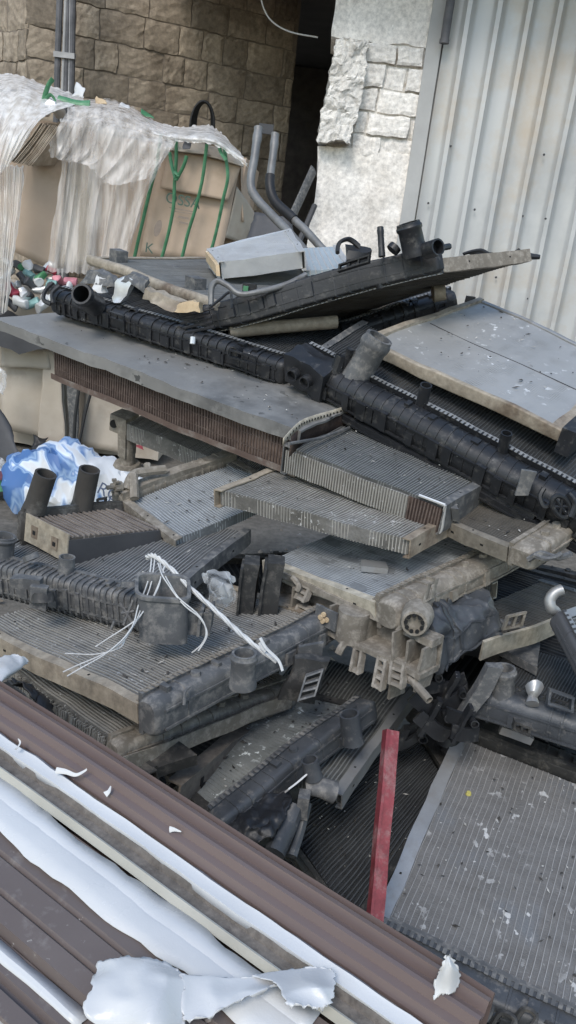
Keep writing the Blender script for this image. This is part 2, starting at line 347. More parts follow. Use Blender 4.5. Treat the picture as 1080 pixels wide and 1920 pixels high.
def crom(p, n):
    # smooth path through points
    p = [V(x) for x in p]; q = [p[0]]+p+[p[-1]]; out = []
    for i in range(1, len(q)-2):
        for j in range(n):
            t = j/n; a, b, c, d = q[i-1], q[i], q[i+1], q[i+2]
            out.append(.5*((2*b)+(c-a)*t+(2*a-5*b+4*c-d)*t*t+(3*b-a-3*c+d)*t**3))
    return out+[p[-1]]
def sheet(rows, nu=30, nv=24, amp=.01, fr=12, pleat=0, pf=60, jag=0, crease=0):
    # rows of world points, smoothed into a crumpled sheet
    g = [crom(r, max(1, nu//(len(r)-1))) for r in rows]; m = len(g[0])
    cols = [crom([r[j] for r in g], max(1, nv//(len(rows)-1))) for j in range(m)]
    rr_ = [[cols[j][i] for j in range(m)] for i in range(len(cols[0]))]
    out = []
    for i, r in enumerate(rr_):
        o = []
        for j, p in enumerate(r):
            d = V(noise.noise_vector(p*fr))*amp+V(noise.noise_vector(p*fr*3.1+V((5, 1, 2))))*amp*.45
            if crease:
                for q_, k_ in ((11, 1), (27, .5)): d += (CAM-p).normalized()*crease*k_*(.35-1.6*abs(noise.noise(p*q_+V((2, 7, 1)))))
            if pleat:
                h = noise.noise(V((j/m*pf, i/len(rr_)*1.1, .5))); h2 = noise.noise(V((j/m*pf*2.3+4, i/len(rr_)*1.7, 9.5)))
                d += (CAM-p).normalized()*pleat*((.45-abs(h))*1.6+(.4-abs(h2))*.8)
            if jag and i in (0, len(rr_)-1): d += V((0, 0, 1))*jag*(noise.noise(V((j*.31, i, 3.3)))+.35*noise.noise(V((j*.93, i, 8.3))))
            if jag and j in (0, m-1): d += V((1, 0, 0))*jag*(noise.noise(V((i*.31, j, 7.3)))+.35*noise.noise(V((i*.93, j, 1.3))))
            o.append(p+d)
        out.append(o)
    k = MB(); k.grid(out); return k
def text(par, s, p, x, y, size, m, name='lettering', depth=.0005):
    c = bpy.data.curves.new(name, 'FONT'); c.body = s; c.size = size; c.extrude = depth; c.align_x = 'CENTER'; c.align_y = 'CENTER'; c.materials.append(m)
    o = bpy.data.objects.new(name, c); COL.objects.link(o); x = x.normalized(); z = x.cross(y).normalized(); y = z.cross(x)
    W = Matrix(((x.x, y.x, z.x, p.x), (x.y, y.y, z.y, p.y), (x.z, y.z, z.z, p.z), (0, 0, 0, 1)))
    bpy.context.view_layer.update(); me = bpy.data.meshes.new_from_object(o); bpy.data.objects.remove(o)
    o = bpy.data.objects.new(name, me); COL.objects.link(o)
    if not me.materials: me.materials.append(m)
    o.parent = par; o.matrix_local = WM(par).inverted() @ W
    return o
# ------------------------------------------------------------------ setting
k = MB(); xs = sorted(set([-300, -80, -30, -12, 12, 30, 80, 300]+[i*.25 for i in range(-32, 33)])); ys = sorted(set([-300, -80, -30, -10, 12, 30, 80, 300]+[i*.25 for i in range(-8, 41)]))
k.grid([[V((x, y, .03*noise.noise(V((x*1.3, y*1.3, 0))) if abs(x) < 9 and -3 < y < 11 else 0)) for x in xs] for y in ys])
tag(k.build('ground', GROUND, Matrix.Identity(4)), 'dusty grey brown yard ground', None, kind='structure')

def block_face(k, p0, d, out, L, z0, z1, h, l, jit=.007, gap=.012, n=4, skip=None, depth=.12):
    z = z0; row = 0; d = d.normalized(); out = out.normalized()
    while z < z1:
        hh = h*random.uniform(.86, 1.12); s = -random.uniform(0, l)*.9 if row % 2 else -random.uniform(0, .3*l)
        while s < L:
            w = l*random.uniform(.6, 1.35); s0, s1 = max(0, s+gap/2), min(L, s+w-gap/2); s += w
            if s1-s0 < .05 or (skip and skip((s0+s1)/2, z+hh/2)): continue
            pr = random.uniform(-jit, jit); tl = random.uniform(-.035, .035)
            q = lambda a, b: p0+d*(s0+a*(s1-s0))+V((0, 0, z+gap/2+b*(hh-gap)+tl*(a-.5)*(s1-s0)))
            fr = []
            for i in range(n+1):
                r = []
                for j in range(n+1):
                    a, b = i/n, j/n; e = min(a, 1-a, b, 1-b)
                    p = q(a, b); nz = noise.noise(p*8)*.004+noise.noise(p*25)*.006+noise.noise(p*60)*.004
                    cz = -.006 if e < .01 else 0
                    p = p+out*(pr+nz+cz)+(d*noise.noise(p*14+V((3, 3, 3)))+V((0, 0, 1))*noise.noise(p*14))*(.014 if e < .01 else 0)
                    r.append(p)
                fr.append(r)
            m = len(k.v); k.grid(fr, 0, False)
            ed = [(i, 0) for i in range(n)]+[(n, j) for j in range(n)]+[(i, n) for i in range(n, 0, -1)]+[(0, j) for j in range(n, 0, -1)]
            vs = [fr[i][j] for i, j in ed]; vb = [p-out*depth for p in vs]; N_ = len(vs)
            k.add(vs+vb, [(i, (i+1) % N_, (i+1) % N_+N_, i+N_) for i in range(N_)])
        z += hh; row += 1
# far wall of tuff blocks
wc = PY(48, 100, 7.6); we = PY(640, 200, 9.0); wc.z = we.z = 0
wd = (we-wc).normalized(); wo = V((wd.y, -wd.x, 0)); WL = (PY(548, 150, 8.75)-PY(48, 100, 7.6)).length
wr = root('stone_wall', 'rough tan tuff block wall behind the cardboard bales, dark towards the passage', 'wall', at(wc))
k = MB(); block_face(k, wc, wd, wo, WL, -.05, 4.7, .25, .31, n=7)
ld = V((-.75, .66, 0)).normalized(); lo = V((-.66, -.75, 0)).normalized()
block_face(k, wc, ld, lo, 5, -.05, 4.7, .25, .31, n=7)
k.build('block_courses', STONE, parent=wr, flat=True)
k = MB()
for q, dd, oo, L in ((wc, wd, wo, WL), (wc, ld, lo, 5)):
    f = lambda a, b, c: q+dd*a+V((0, 0, b))+oo*c
    k.box(f, .02, L, -.1, 4.72, -.4, -.013)
k.build('mortar', MORT, parent=wr)
# passage beside the gate; its unseen roof is added to shade the wall
GY = 6.6
px0 = PY(580, 430, GY).x; px1 = PY(793, 300, GY).x; gx = PY(810, 215, GY).x
k = MB(); I3 = lambda a, b, c: V((a, b, c))
xr0 = PY(300, 200, 8).x
k.box(I3, xr0, 4.5, 5.9, 12.5, 3.6, 3.8); tag(k.build('added_shade_roof', ROOF), 'unseen roof slab added to shade the passage beside the white pillar', 'roof')
k = MB(); k.box(I3, px1+.1, px1+.4, GY+.75, 12.5, 0, 3.58); k.box(I3, xr0+.2, px1+.1, 12.2, 12.5, 0, 3.58)
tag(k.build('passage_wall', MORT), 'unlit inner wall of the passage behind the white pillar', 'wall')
# whitewashed pillar
pr_ = root('brick_pillar', 'whitewashed brick pillar with broken plaster beside the corrugated gate', 'pillar', at(V((px0, GY, 0))))
ff = lambda a, b, c: V((a, GY-c, b))
z1 = PY(700, 285, GY).z; z2 = PY(700, 78, GY).z
k = MB(); k.box(ff, px0+.05, px1, 0, 4.4, -.62, -.022, 10, 30); k.build('brick_backing', RUBB, parent=pr_)
k = MB(); k.box(ff, px0, px1-.005, 0, z1, -.60, 0, 26, 46); k.build('lower_plaster', PLAS, parent=pr_, wob=[(.022, 5), (.014, 16), (.006, 45)])
xa = PY(628, 30, GY).x; k = MB(); k.box(ff, xa, px1-.02, z2, 4.4, -.60, -.005, 24, 26); k.build('upper_plaster', PLAS, parent=pr_, wob=[(.02, 6), (.012, 18), (.006, 45)])
k = MB(); xb = PY(685, 180, GY).x
block_face(k, V((xb-.05, GY+.0, 0)), V((1, 0, 0)), V((0, -1, 0)), px1-xb+.04, z1-.04, z2+.03, .15, .24, .022, .016, 6, depth=.3)
k.build('exposed_bricks', BRICKW, parent=pr_, flat=True)
xc0 = PY(602, 200, GY-.1).x; xc1 = PY(690, 150, GY-.1).x; zc0 = PY(650, 268, GY-.1).z; zc1 = PY(650, 72, GY-.1).z
k = MB(); k.box(lambda a, b, c: V((a+.06*(b-zc0), GY-.12+c, b)), xc0, xc1-.06, zc0, zc1, 0, .5, 22, 40)
k.build('broken_edge', RUBB, parent=pr_, wob=[(.035, 6), (.024, 15), (.014, 36)], flat=True)
# corrugated gate
gr = root('corrugated_gate', 'tall galvanised corrugated metal gate to the right of the white pillar', 'gate', at(V((gx, GY, 0))))
prof = []; x = 0; P_ = .205
while x < 3.2:
    prof += [(x, 0), (x+.085, .002), (x+.10, .012), (x+.118, .042), (x+.148, .046), (x+.178, .012), (x+.19, .003)]; x += P_
k = MB()
k.grid([[V((gx+a, GY-.03-c+.014*noise.noise(V((a*1.7, z*1.1, 0)))+.005*noise.noise(V((a*7, z*4, 2))), z)) for a, c in prof] for z in lin(.05, 4.4, 24)], 0, False)
k.build('corrugated_sheet', GALV, parent=gr, solid=.002, keep=True)
k = MB(); k.box(ff, gx-.115, gx-.012, 0, 4.4, -.05, .03, 2, 12); k.box(ff, gx-.012, gx+.03, 0, 4.4, -.06, -.015, 1, 8)
k.build('frame_post', FRAMEM, parent=gr, wob=[(.004, 4)])
sc_ = MB()
for sx, sy in ((803, 381), (890, 393), (980, 405), (1023, 410), (1020, 290), (845, 274), (990, 560), (930, 520)):
    p = PY(sx, sy, GY-.06); q = MB(); q.tube([p, p+V((0, -.008, 0))], [.009, .007], 8); q.build('screw', DKMET, parent=gr)
p = PY(833, 78, GY-.1); k = MB(); k.tube([p, p+V((.0, 0, 1.2))], .03, 14, hollow=.1); k.tube([p+V((0, 0, -.012)), p+V((0, 0, .014))], .034, 14)
tag(k.build('drain_pipe', FRAMEM if 0 else CABLE, at(p)), 'short dark pipe end hanging above the edge of the gate', 'pipe')
# cables on the wall
pc = PY(122, 165, 7.45); cr = root('cable_bundle', 'bundle of grey cables running down the tuff wall, tied in the middle', 'cable', at(V((pc.x, pc.y, 0))))
for i, (dx, rr2, m) in enumerate(((-.052, .026, CABLE), (-.01, .012, CABLEL), (.008, .02, CABLE), (.036, .011, CABLEL), (.055, .026, CABLE))):
    k = MB(); k.tube([V((pc.x+dx+.008*math.sin(z*2+i), pc.y-.02-.01*(i % 2), z)) for z in lin(.8, 4.4, 24)], rr2, 9); k.build('cable', m, parent=cr)
p = PY(120, 103, 7.4); k = MB(); k.box(lambda a, b, c: p+V((a, -c, b)), -.085, .085, -.02, .02, -.05, .012); k.build('tie', CABLEL, parent=cr, wob=[(.006, 20)])
k = MB(); k.tube(crom([PY(x, y, 7.0) for x, y in ((486, -40), (492, 8), (510, 40), (545, 60), (596, 70))], 8), .006, 6)
tag(k.build('hanging_wire', WIREW), 'thin pale wire hanging in front of the dark passage', 'wire')
k = MB(); c0 = PY(382, 230, 7.85)  # dark rings added where an arch-shaped hole sits in the wall
for i in range(5): k.tube([c0+V(((.07+.008*i)*math.cos(q), -.02*i, (.16+.01*i)*math.sin(q)-.01*i)) for q in [R(10*j) for j in range(37)]], .011, 7)
tag(k.build('hole_rings', RUBBER), 'dark rings added for an arch-shaped hole in the tuff wall above the bale', 'cable')

# ------------------------------------------------------------------ bales
BY = 5.45
def quad(pts, y, nu=6, nv=6): # four pixel corners on planes of given y
    q = [PY(*p, yy) for p, yy in zip(pts, y if isinstance(y, (list, tuple)) else [y]*4)]
    f = lambda s, t: q[0]*(1-s)*(1-t)+q[1]*s*(1-t)+q[2]*s*t+q[3]*(1-s)*t
    k = MB(); k.grid([[f(i/nu, j/nv) for i in range(nu+1)] for j in range(nv+1)]); return k
bf = Fr(PY(-60, 455, BY), PY(432, 520, BY), PY(-50, 205, BY), PY(462, 296, BY))
br_ = root('cardboard_bale', 'strapped bale of printed cardboard on top, half covered with plastic film', 'bale', at(PY(200, 490, BY)), 'cardboard bales by the wall')
k = MB(); k.box(bf, 0, bf.U, 0, bf.V, -1.1, 0, 30, 18); k.build('pressed_cardboard', CARD, parent=br_, wob=[(.03, 1.5), (.006, 7)])
def panel(pts, y, m, nm='cardboard_sheet', amp=.005, par=br_, sol=.006, seed=0):
    k = quad(pts, y, 12, 12); return k.build(nm, m, parent=par, wob=[(amp, 5), (amp*.35, 16)], solid=sol, keep=True)
panel([(262, 480), (262+150, 492), (450, 312), (300, 280)], [5.33, 5.33, 5.35, 5.37], CARD)
panel([(300, 352), (428, 376), (452, 308), (318, 276)], [5.30, 5.30, 5.32, 5.30], CARD)
panel([(22, 470), (100, 508), (128, 300), (50, 290)], [5.34, 5.3, 5.34, 5.38], CARD)
panel([(95, 505), (165, 500), (180, 300), (105, 285)], [5.35, 5.36, 5.36, 5.38], CARDL)
panel([(60, 300), (112, 280), (108, 232), (62, 226)], [5.30, 5.38, 5.4, 5.33], CARD)
panel([(108, 280), (150, 262), (150, 228), (108, 228)], [5.36, 5.30, 5.3, 5.36], CARD)
panel([(422, 446), (458, 458), (480, 402), (445, 350)], [5.34, 5.5, 5.55, 5.36], CARDL, amp=.006)
panel([(455, 415), (470, 420), (470, 300), (452, 302)], [5.42, 5.7, 5.7, 5.42], CARD)
panel([(310, 282), (395, 290), (380, 262), (318, 255)], [5.24, 5.26, 5.4, 5.4], CARDL, amp=.01)
panel([(385, 290), (458, 312), (440, 285), (380, 268)], [5.26, 5.3, 5.5, 5.4], CARDL, amp=.008)
for st in ([(302, 250), (293, 315), (284, 345), (262, 440), (252, 482)], [(331, 262), (330, 300), (328, 335), (325, 390), (315, 440), (303, 484)], [(388, 270), (382, 320), (372, 370), (352, 440), (341, 486)], [(420, 275), (424, 300), (427, 335), (417, 380), (404, 440), (390, 488)]):
    k = MB(); k.tube(crom([PY(x, y, 5.245) for x, y in st], 7), .0125, 8, flat_=.4); k.build('strap', STRAP, parent=br_, wob=[(.002, 9)])
k = MB()
for st in ([(330, 338), (322, 310), (318, 285)], [(330, 338), (344, 312), (350, 292)], [(326, 322), (336, 330), (326, 336)], [(424, 300), (414, 285), (410, 270)]):
    k = MB(); k.tube(crom([PY(x, y, 5.22) for x, y in st], 5), .012, 6, flat_=.4); k.build('strap_end', STRAP, parent=br_)
xd = PY(372, 386, 5.27)-PY(322, 376, 5.27); text(br_, 'OSSA', PY(343, 377, 5.262), xd, V((.06, 0, 1)), .088, INK, 'printed_lettering')
k = MB()
for x0, y0, x1, y1, h in ((317, 390, 362, 398, .006), (322, 396, 360, 402, .004), (334, 408, 354, 412, .012), (336, 418, 352, 421, .01)):
    a, b = PY(x0, y0, 5.264), PY(x1, y1, 5.264); k.add([a, b, b+V((0, 0, h)), a+V((0, 0, h))], [(0, 1, 2, 3)])
k.build('printed_lines', INKB, parent=br_)
k = MB(); c0 = PY(296, 428, 5.262); k.add([c0+V((.022*math.cos(q)+.01*math.sin(q), 0, .05*math.sin(q))) for q in [R(24*i) for i in range(15)]], [tuple(range(15))]); k.build('print_smudge', INKB, parent=br_)
text(br_, 'K', PY(280, 466, 5.262), xd, V((.06, 0, 1)), .085, INK, 'printed_lettering')
# folded cardboard sticking out at the left of the bale
k = MB(); a, b, d = PY(18, 303, 5.15), PY(58, 310, 5.1), PY(72, 232, 5.2); u_ = (b-a); v_ = d-a
for i in range(15):
    o = a+u_*(i/14)+V((0, -.02*noise.noise(V((i*.7, 0, 0))), .012*noise.noise(V((i*.9, 4, 0)))))
    k.box(lambda p, q, c: o+v_*p+V((.25, 1, .1))*q*.35+u_.normalized()*c, 0, 1, 0, 1, 0, .0065, 3, 2)
tag(k.build('folded_cardboard', CARDE, wob=[(.012, 6)]), 'stack of folded cardboard poking out from the left side of the upper bale', 'cardboard')
# lower bale
LY = 5.25
lf = Fr(PY(-120, 812, LY), PY(300, 865, LY), PY(-110, 545, LY), PY(300, 590, LY))
lr = root('cardboard_bale', 'lower dusty cardboard bale standing on the ground, under the crushed cans', 'bale', at(PY(100, 850, LY)), 'cardboard bales by the wall')
k = MB(); k.box(lf, 0, lf.U, 0, lf.V, -1.2, 0, 26, 16); k.build('pressed_cardboard', CARDL, parent=lr, wob=[(.03, 2), (.01, 8)])
panel([(4, 800), (125, 838), (115, 640), (2, 600)], [5.16, 5.12, 5.15, 5.18], CARDL, amp=.012, par=lr)
panel([(0, 690), (92, 690), (92, 615), (4, 590)], [5.1, 5.08, 5.12, 5.14], CARDL, amp=.012, par=lr)
panel([(70, 838), (122, 842), (112, 660), (82, 640)], [5.06, 5.06, 5.1, 5.1], CARDL, amp=.012, par=lr)
panel([(128, 845), (142, 850), (152, 700), (126, 690)], [5.08, 5.05, 5.08, 5.1], GRYP, amp=.012, par=lr)
panel([(150, 835), (235, 850), (240, 700), (160, 690)], [5.16, 5.16, 5.2, 5.2], CARDL, amp=.012, par=lr)
k = MB(); k.tube([PY(148, 728, 5.06), PY(141, 780, 5.02), PY(138, 845, 5.0)], .012, 6); k.tube([PY(172, 730, 5.06), PY(160, 775, 5.04), PY(146, 842, 5.0)], .01, 6); k.build('strap', RUBBER, parent=lr)
# plastic film over the bales
def film(nm, rows, label, m=FILM, amp=.006, pleat=.032, pf=7, jag=.014, nu=80, nv=44, fr=3):
    k = sheet([[PY(x, y, yy) for x, y in r] if not isinstance(yy, list) else [PY(x, y, q) for (x, y), q in zip(r, yy)] for r, yy in rows], nu, nv, amp, fr, pleat, pf, jag)
    return tag(k.build(nm, m, keep=True), label, 'plastic film', 'films over the bales')
film('plastic_film', [([(150, 188), (200, 186), (250, 203), (300, 234), (345, 248)], 5.7), ([(128, 205), (180, 205), (230, 217), (290, 243), (332, 260)], 5.24), ([(108, 262), (155, 262), (205, 270), (260, 282), (312, 295)], 5.2), ([(118, 310), (150, 320), (190, 330), (240, 335), (287, 338)], 5.19), ([(102, 400), (140, 405), (175, 410), (220, 410), (262, 405)], 5.19), ([(88, 508), (125, 512), (165, 514), (200, 505), (238, 486)], 5.17)], 'large cloudy film draped down the middle of the upper bale', FILM)
film('plastic_film', [([(150, 192), (200, 190), (250, 206), (300, 238), (330, 250)], 5.66), ([(118, 225), (165, 222), (220, 235), (275, 255), (326, 268)], 5.17), ([(95, 270), (140, 280), (190, 290), (240, 305), (308, 300)], 5.13), ([(94, 292), (122, 302), (165, 312), (205, 345), (280, 335)], 5.12)], 'shorter double layer of film over the top front edge of the upper bale', FILM, jag=.014)
film('plastic_film', [([(-30, 136), (30, 140), (90, 160), (158, 184)], 5.8), ([(-30, 190), (30, 178), (80, 188), (140, 196)], 5.3), ([(-30, 270), (5, 262), (40, 245), (78, 222)], 5.02), ([(-30, 360), (-15, 340), (5, 320), (28, 296)], 4.98)], 'white film bunched over the upper left corner of the bale', FILMD, pleat=.03)
film('plastic_film', [([(-30, 300), (-5, 305), (15, 308), (44, 312)], 5.05), ([(-30, 400), (-5, 400), (12, 402), (36, 400)], 5.02), ([(-30, 500), (-10, 500), (5, 505), (22, 500)], 5.0), ([(-30, 585), (-15, 588), (0, 590), (14, 585)], 5.0)], 'narrow pale film hanging straight down at the far left edge of the bale', FILMD, pf=25)
film('plastic_film', [([(262, 218), (330, 238), (388, 234), (415, 250)], 5.75), ([(285, 245), (340, 252), (400, 258), (455, 292)], 5.25), ([(300, 256), (350, 266), (405, 272), (466, 314)], 5.2)], 'light sheet folded over the top right corner of the bale, above the printed box', FILMD, pleat=.012, jag=.015, amp=.006)
# litter on top of the upper bale
def can(p, r, L, ax, m, nm, label, cat='can', grp='scraps on top of the bale'):
    k = MB(); ax = V(ax).normalized(); n = 10; st = [(0, .8), (.05, 1), (.3, .97), (.55, .93), (.75, 1), (.95, 1), (1, .82)]
    k.tube([p+ax*L*(a-.5) for a, _ in st], [r*s for _, s in st], 12); h = k.build(nm, m, wob=[(r*.45, 14), (r*.3, 31)]); return tag(h, label, cat, grp)
T1 = 5.3
can(PY(85, 207, T1), .034, .1, (.3, -1, .1), ALUB, 'crushed_can', 'silver can lying end-on upon the upper bale beside the green ribbon')
can(PY(104, 203, T1), .034, .11, (-.2, -1, .2), ALUB, 'crushed_can', 'second silver can lying on the upper bale, nearer the film')
for lab, pts, rad in (('upright curl of green ribbon sticking up from the upper bale', [(80, 196), (84, 180), (92, 160), (101, 147)], .016), ('loose loop of green ribbon lying on top of the upper bale', [(82, 190), (95, 178), (104, 192), (92, 200), (80, 192)], .011), ('long green strip lying flat on the top edge of the upper bale', [(108, 180), (125, 186), (145, 190), (168, 193)], .02)):
    k = MB(); k.tube(crom([PY(x, y, T1+.02) for x, y in pts], 6), rad, 6, flat_=.35); tag(k.build('green_ribbon', STRAP, wob=[(.01, 12)]), lab, 'ribbon', 'scraps on top of the bale')
def scrap(pts, y, m, nm, label, cat, grp, amp=.02, sol=.002):
    k = quad(pts, y, 8, 8); return tag(k.build(nm, m, wob=[(amp, 9), (amp*.5, 25)], solid=sol, keep=True), label, cat, grp)
SG = 'scraps on top of the bale'
scrap([(131, 182), (160, 184), (160, 168), (142, 152)], [5.4, 5.35, 5.4, 5.45], PAPER, 'paper_scrap', 'torn white paper standing up behind the green ribbon on the upper bale', 'paper', SG)
scrap([(178, 194), (198, 196), (198, 186), (182, 182)], [5.4, 5.35, 5.4, 5.45], FOAM, 'wood_chip', 'small orange brown chip lying on the film on the bale', 'chip', SG)
scrap([(112, 200), (140, 204), (132, 192), (118, 190)], [5.25, 5.25, 5.4, 5.4], PAPER, 'paper_scrap', 'crumpled white scrap between the two cans and the film on the bale', 'paper', SG)
scrap([(222, 200), (242, 203), (240, 196), (228, 194)], [5.5, 5.5, 5.6, 5.6], PAPER, 'paper_scrap', 'small white scrap on the back edge of the upper bale', 'paper', SG)
scrap([(270, 218), (290, 224), (284, 212), (266, 206)], [5.5, 5.5, 5.6, 5.6], STRAP, 'green_scrap', 'green and white wrapper on the back edge of the bale above the film', 'wrapper', SG)
scrap([(344, 276), (356, 280), (360, 264), (350, 262)], [5.2, 5.2, 5.25, 5.25], DKMET, 'dark_scrap', 'small black scrap on top of the bale above the printed box', 'scrap', SG)
# crushed cans between the two bales
cols = [('green', flat('green_can_paint', (.05, .17, .08), .45, .3)), ('red', flat('red_can_paint', (.3, .04, .06), .45, .3)), ('silver', ALUB), ('white', PAPER), ('pink', flat('pink_can_paint', (.4, .16, .19), .5, .2)), ('dark', DKMET), ('teal', flat('teal_can_paint', (.16, .28, .27), .5, .2)), ('blue', flat('blue_can_paint', (.06, .1, .25), .45, .3))]
seq = [2, 5, 0, 3, 5, 2, 1, 4, 2, 5, 6, 3, 0, 2, 5, 4, 3, 2, 5, 2, 6, 5, 3, 0, 1, 2, 5, 3, 2, 5, 7, 2, 5, 3, 6, 2, 0, 5]
for i, ci in enumerate(seq):
    u_ = (i % 8)/7; w_ = (i//8)/4
    x = 18+u_*(95+60*w_)+random.uniform(-8, 8); y = 498+w_*68+u_*14+random.uniform(-5, 5)
    if 0.9 < u_ and w_ < .2: y += 12
    nm, m = cols[ci]; r = random.uniform(.018, .03)
    can(PY(x, y, 5.22-.2*w_+random.uniform(-.04, .04)), r, random.uniform(.06, .12), (random.uniform(-1, 1), random.uniform(-1, .2), random.uniform(-.6, .6)), m, 'crushed_can', 'crushed %s can in the heap between the two bales' % nm, 'can', '%s cans in the heap' % nm)
k = MB(); k.box(lambda a, b, c: PY(-40, 600, 5.0)+V((a, b, c+.14*b+.06*noise.noise(V((a*6, b*6, 0))))), 0, .75, -.05, .7, -.12, 0, 14, 12)
tag(k.build('packed_scrap', DKMET, wob=[(.02, 12)]), 'dark mat of pressed scrap carrying the crushed cans', 'scrap')
# things at the foot of the lower bale
G2 = 'scrap at the foot of the lower bale'
scrap([(-30, 885), (38, 872), (22, 800), (-30, 715)], [4.7, 4.6, 4.75, 4.8], DKMET, 'metal_sheet', 'dark grey metal sheet leaning at the lower left against the cardboard', 'metal sheet', G2, .012, .004)
scrap([(-20, 748), (10, 740), (6, 690), (-20, 690)], [4.85, 4.85, 4.9, 4.9], CLEAR, 'clear_wrapper', 'crumpled clear wrapper by the lower bale above the leaning dark sheet', 'wrapper', G2, .05)
scrap([(-6, 895), (26, 900), (16, 868), (-8, 852)], [4.5, 4.45, 4.6, 4.6], CLEAR, 'clear_wrapper', 'clear plastic wrapper on the ground left of the blue and white sack', 'wrapper', G2, .04)
scrap([(-20, 930), (30, 918), (24, 902), (-20, 905)], [4.25, 4.2, 4.4, 4.4], cols[0][1], 'green_wrapper', 'muted green wrapper on the ground left of the sack', 'wrapper', G2, .03)
scrap([(-20, 908), (14, 900), (14, 886), (-20, 884)], [4.4, 4.35, 4.5, 4.5], flat('maroon_cloth', (.1, .035, .05), .9), 'maroon_rag', 'dark maroon rag on the ground left of the sack', 'rag', G2, .03)
scrap([(60, 838), (84, 846), (90, 822), (66, 816)], [4.95, 4.9, 5.0, 5.0], RUBBER, 'black_scrap', 'torn black scrap stuck at the bottom of the lower cardboard bale', 'scrap', G2, .03)
k = MB(); k.tube(crom([PZ(x, y, .03) for x, y in ((150, 868), (200, 858), (255, 870), (300, 882))], 8), .008, 6); tag(k.build('loose_cable', RUBBER), 'thin black cable lying on the ground behind the sack', 'cable')
k = MB(); k.tube([PZ(140, 864, .04), PZ(178, 850, .05)], [.025, .018], 7); tag(k.build('dark_stick', DKMET, wob=[(.01, 10)]), 'short dark bar lying on the ground by the bale', 'bar')
scrap([(248, 838), (268, 842), (266, 832), (250, 830)], [4.9, 4.9, 5.0, 5.0], cols[1][1], 'red_wrapper', 'small red wrapper on the ground beside the tan radiator foot', 'wrapper', G2, .02)
# sack
mS = bpy.data.materials.new('printed_sack'); mS.use_nodes = True; nt = mS.node_tree; b = nt.nodes['Principled BSDF']; b.inputs['Roughness'].default_value = .55
tc = nt.nodes.new('ShaderNodeTexCoord'); nn = nt.nodes.new('ShaderNodeTexNoise'); nn.inputs['Scale'].default_value = 2.6; nn.inputs['Detail'].default_value = 1.5; nn.inputs['Distortion'].default_value = 3.2
rp = nt.nodes.new('ShaderNodeValToRGB'); nt.links.new(tc.outputs['Object'], nn.inputs['Vector']); sx_ = nt.nodes.new('ShaderNodeSeparateXYZ'); ma = nt.nodes.new('ShaderNodeMath'); ma.operation = 'MULTIPLY_ADD'; ma.inputs[1].default_value = .75; nt.links.new(tc.outputs['Object'], sx_.inputs[0]); nt.links.new(sx_.outputs['X'], ma.inputs[0]); nt.links.new(nn.outputs['Fac'], ma.inputs[2]); nt.links.new(ma.outputs[0], rp.inputs['Fac']); nt.links.new(rp.outputs['Color'], b.inputs['Base Color'])
e = rp.color_ramp.elements; e[0].position = .40; e[0].color = (.05, .13, .32, 1); e[1].position = .60; e[1].color = (.58, .6, .62, 1)
for p_, c_ in ((.45, (.26, .38, .56, 1)), (.48, (.11, .21, .42, 1)), (.54, (.6, .68, .78, 1))): q = e.new(p_); q.color = c_
sp = [PZ(18, 925, .12), PZ(60, 915, .17), PZ(110, 905, .2), PZ(165, 915, .19), PZ(215, 930, .16), PZ(250, 955, .12)]
sp = [V((p.x, p.y*.5+PZ(130, 910, .15).y*.5, p.z)) for p in sp]
k = MB(); k.tube(crom(sp, 7), [.05+.155*math.sin(math.pi*min(1, (i+2)/30))**.5 if i < 22 else .17-.004*(i-22) for i in range(36)], 26, flat_=1)
so = root('woven_sack', 'blue and white printed plastic sack lying on the ground at the left', 'sack', at(sp[2]-V((0, 0, .2))))
k.build('sack_body', mS, parent=so, wob=[(.05, 5), (.03, 12), (.016, 27), (.006, 60)])
p = PZ(214, 928, .2); p.y -= .17
text(so, 'ROP', PY(212, 928, p.y), V((1, -.1, -.35)), V((.2, .3, 1)), .085, flat('dark_blue_print', (.05, .07, .12)), 'printed_lettering')
text(so, 'B', PY(208, 942, p.y), V((1, -.1, -.35)), V((.2, .3, 1)), .08, flat('dark_blue_print', (.05, .07, .12)), 'printed_lettering')
# ------------------------------------------------------------------ the pile of radiators
PG = 'scrap radiators in the pile'
def pt(f, a, b, c=0): return f(a, b, c)
# top of the pile -------------------------------------------------
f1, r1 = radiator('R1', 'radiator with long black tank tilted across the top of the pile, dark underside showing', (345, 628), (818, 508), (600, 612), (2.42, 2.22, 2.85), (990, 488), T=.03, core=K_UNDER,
    tank1=dict(w=.05, h=(-.068, .004), k=.28, mat=BLK, hmat=ALU), rails=(1, .02), rail=TANP, group=PG, bend=.008)
tk1 = [o for o in r1.children if o.name.startswith('tank')][0]
b_ = P(779, 478, 2.18); neck(tk1, b_, aim(b_, V((-.1, -.1, 1)), 765, 418), .031, BLK)
neck(tk1, P(716, 480, 2.2), P(713, 426, 2.2), .0085, BLK, 'bleed_pipe')
k = MB(); k.tube([P(800, 470, 2.16), P(822, 463, 2.12)], [.022, .022], 14, hollow=.6); k.tube([P(812, 468, 2.2), P(842, 462, 2.25)], .009, 8); k.build('drain_plug', BLK, parent=tk1)
k = MB(); k.tube([P(735, 470, 2.2), P(742, 462, 2.2)], .018, 12); k.build('mounting_boss', BLK, parent=tk1)
ladder(tk1, P(636, 512, 2.22), P(694, 494, 2.19), V((0, 0, .02)), V((-.4, -1, .2)), 4, BLK, .004, 'cable_clip')
k = MB()
for i in range(4):
    a, b = P(337+i*3, 597+i*9, 2.36), P(393+i*3, 586+i*9, 2.33); k.tube([a, b], .0045, 6)
k.build('vent_ribs', BLK, parent=tk1)
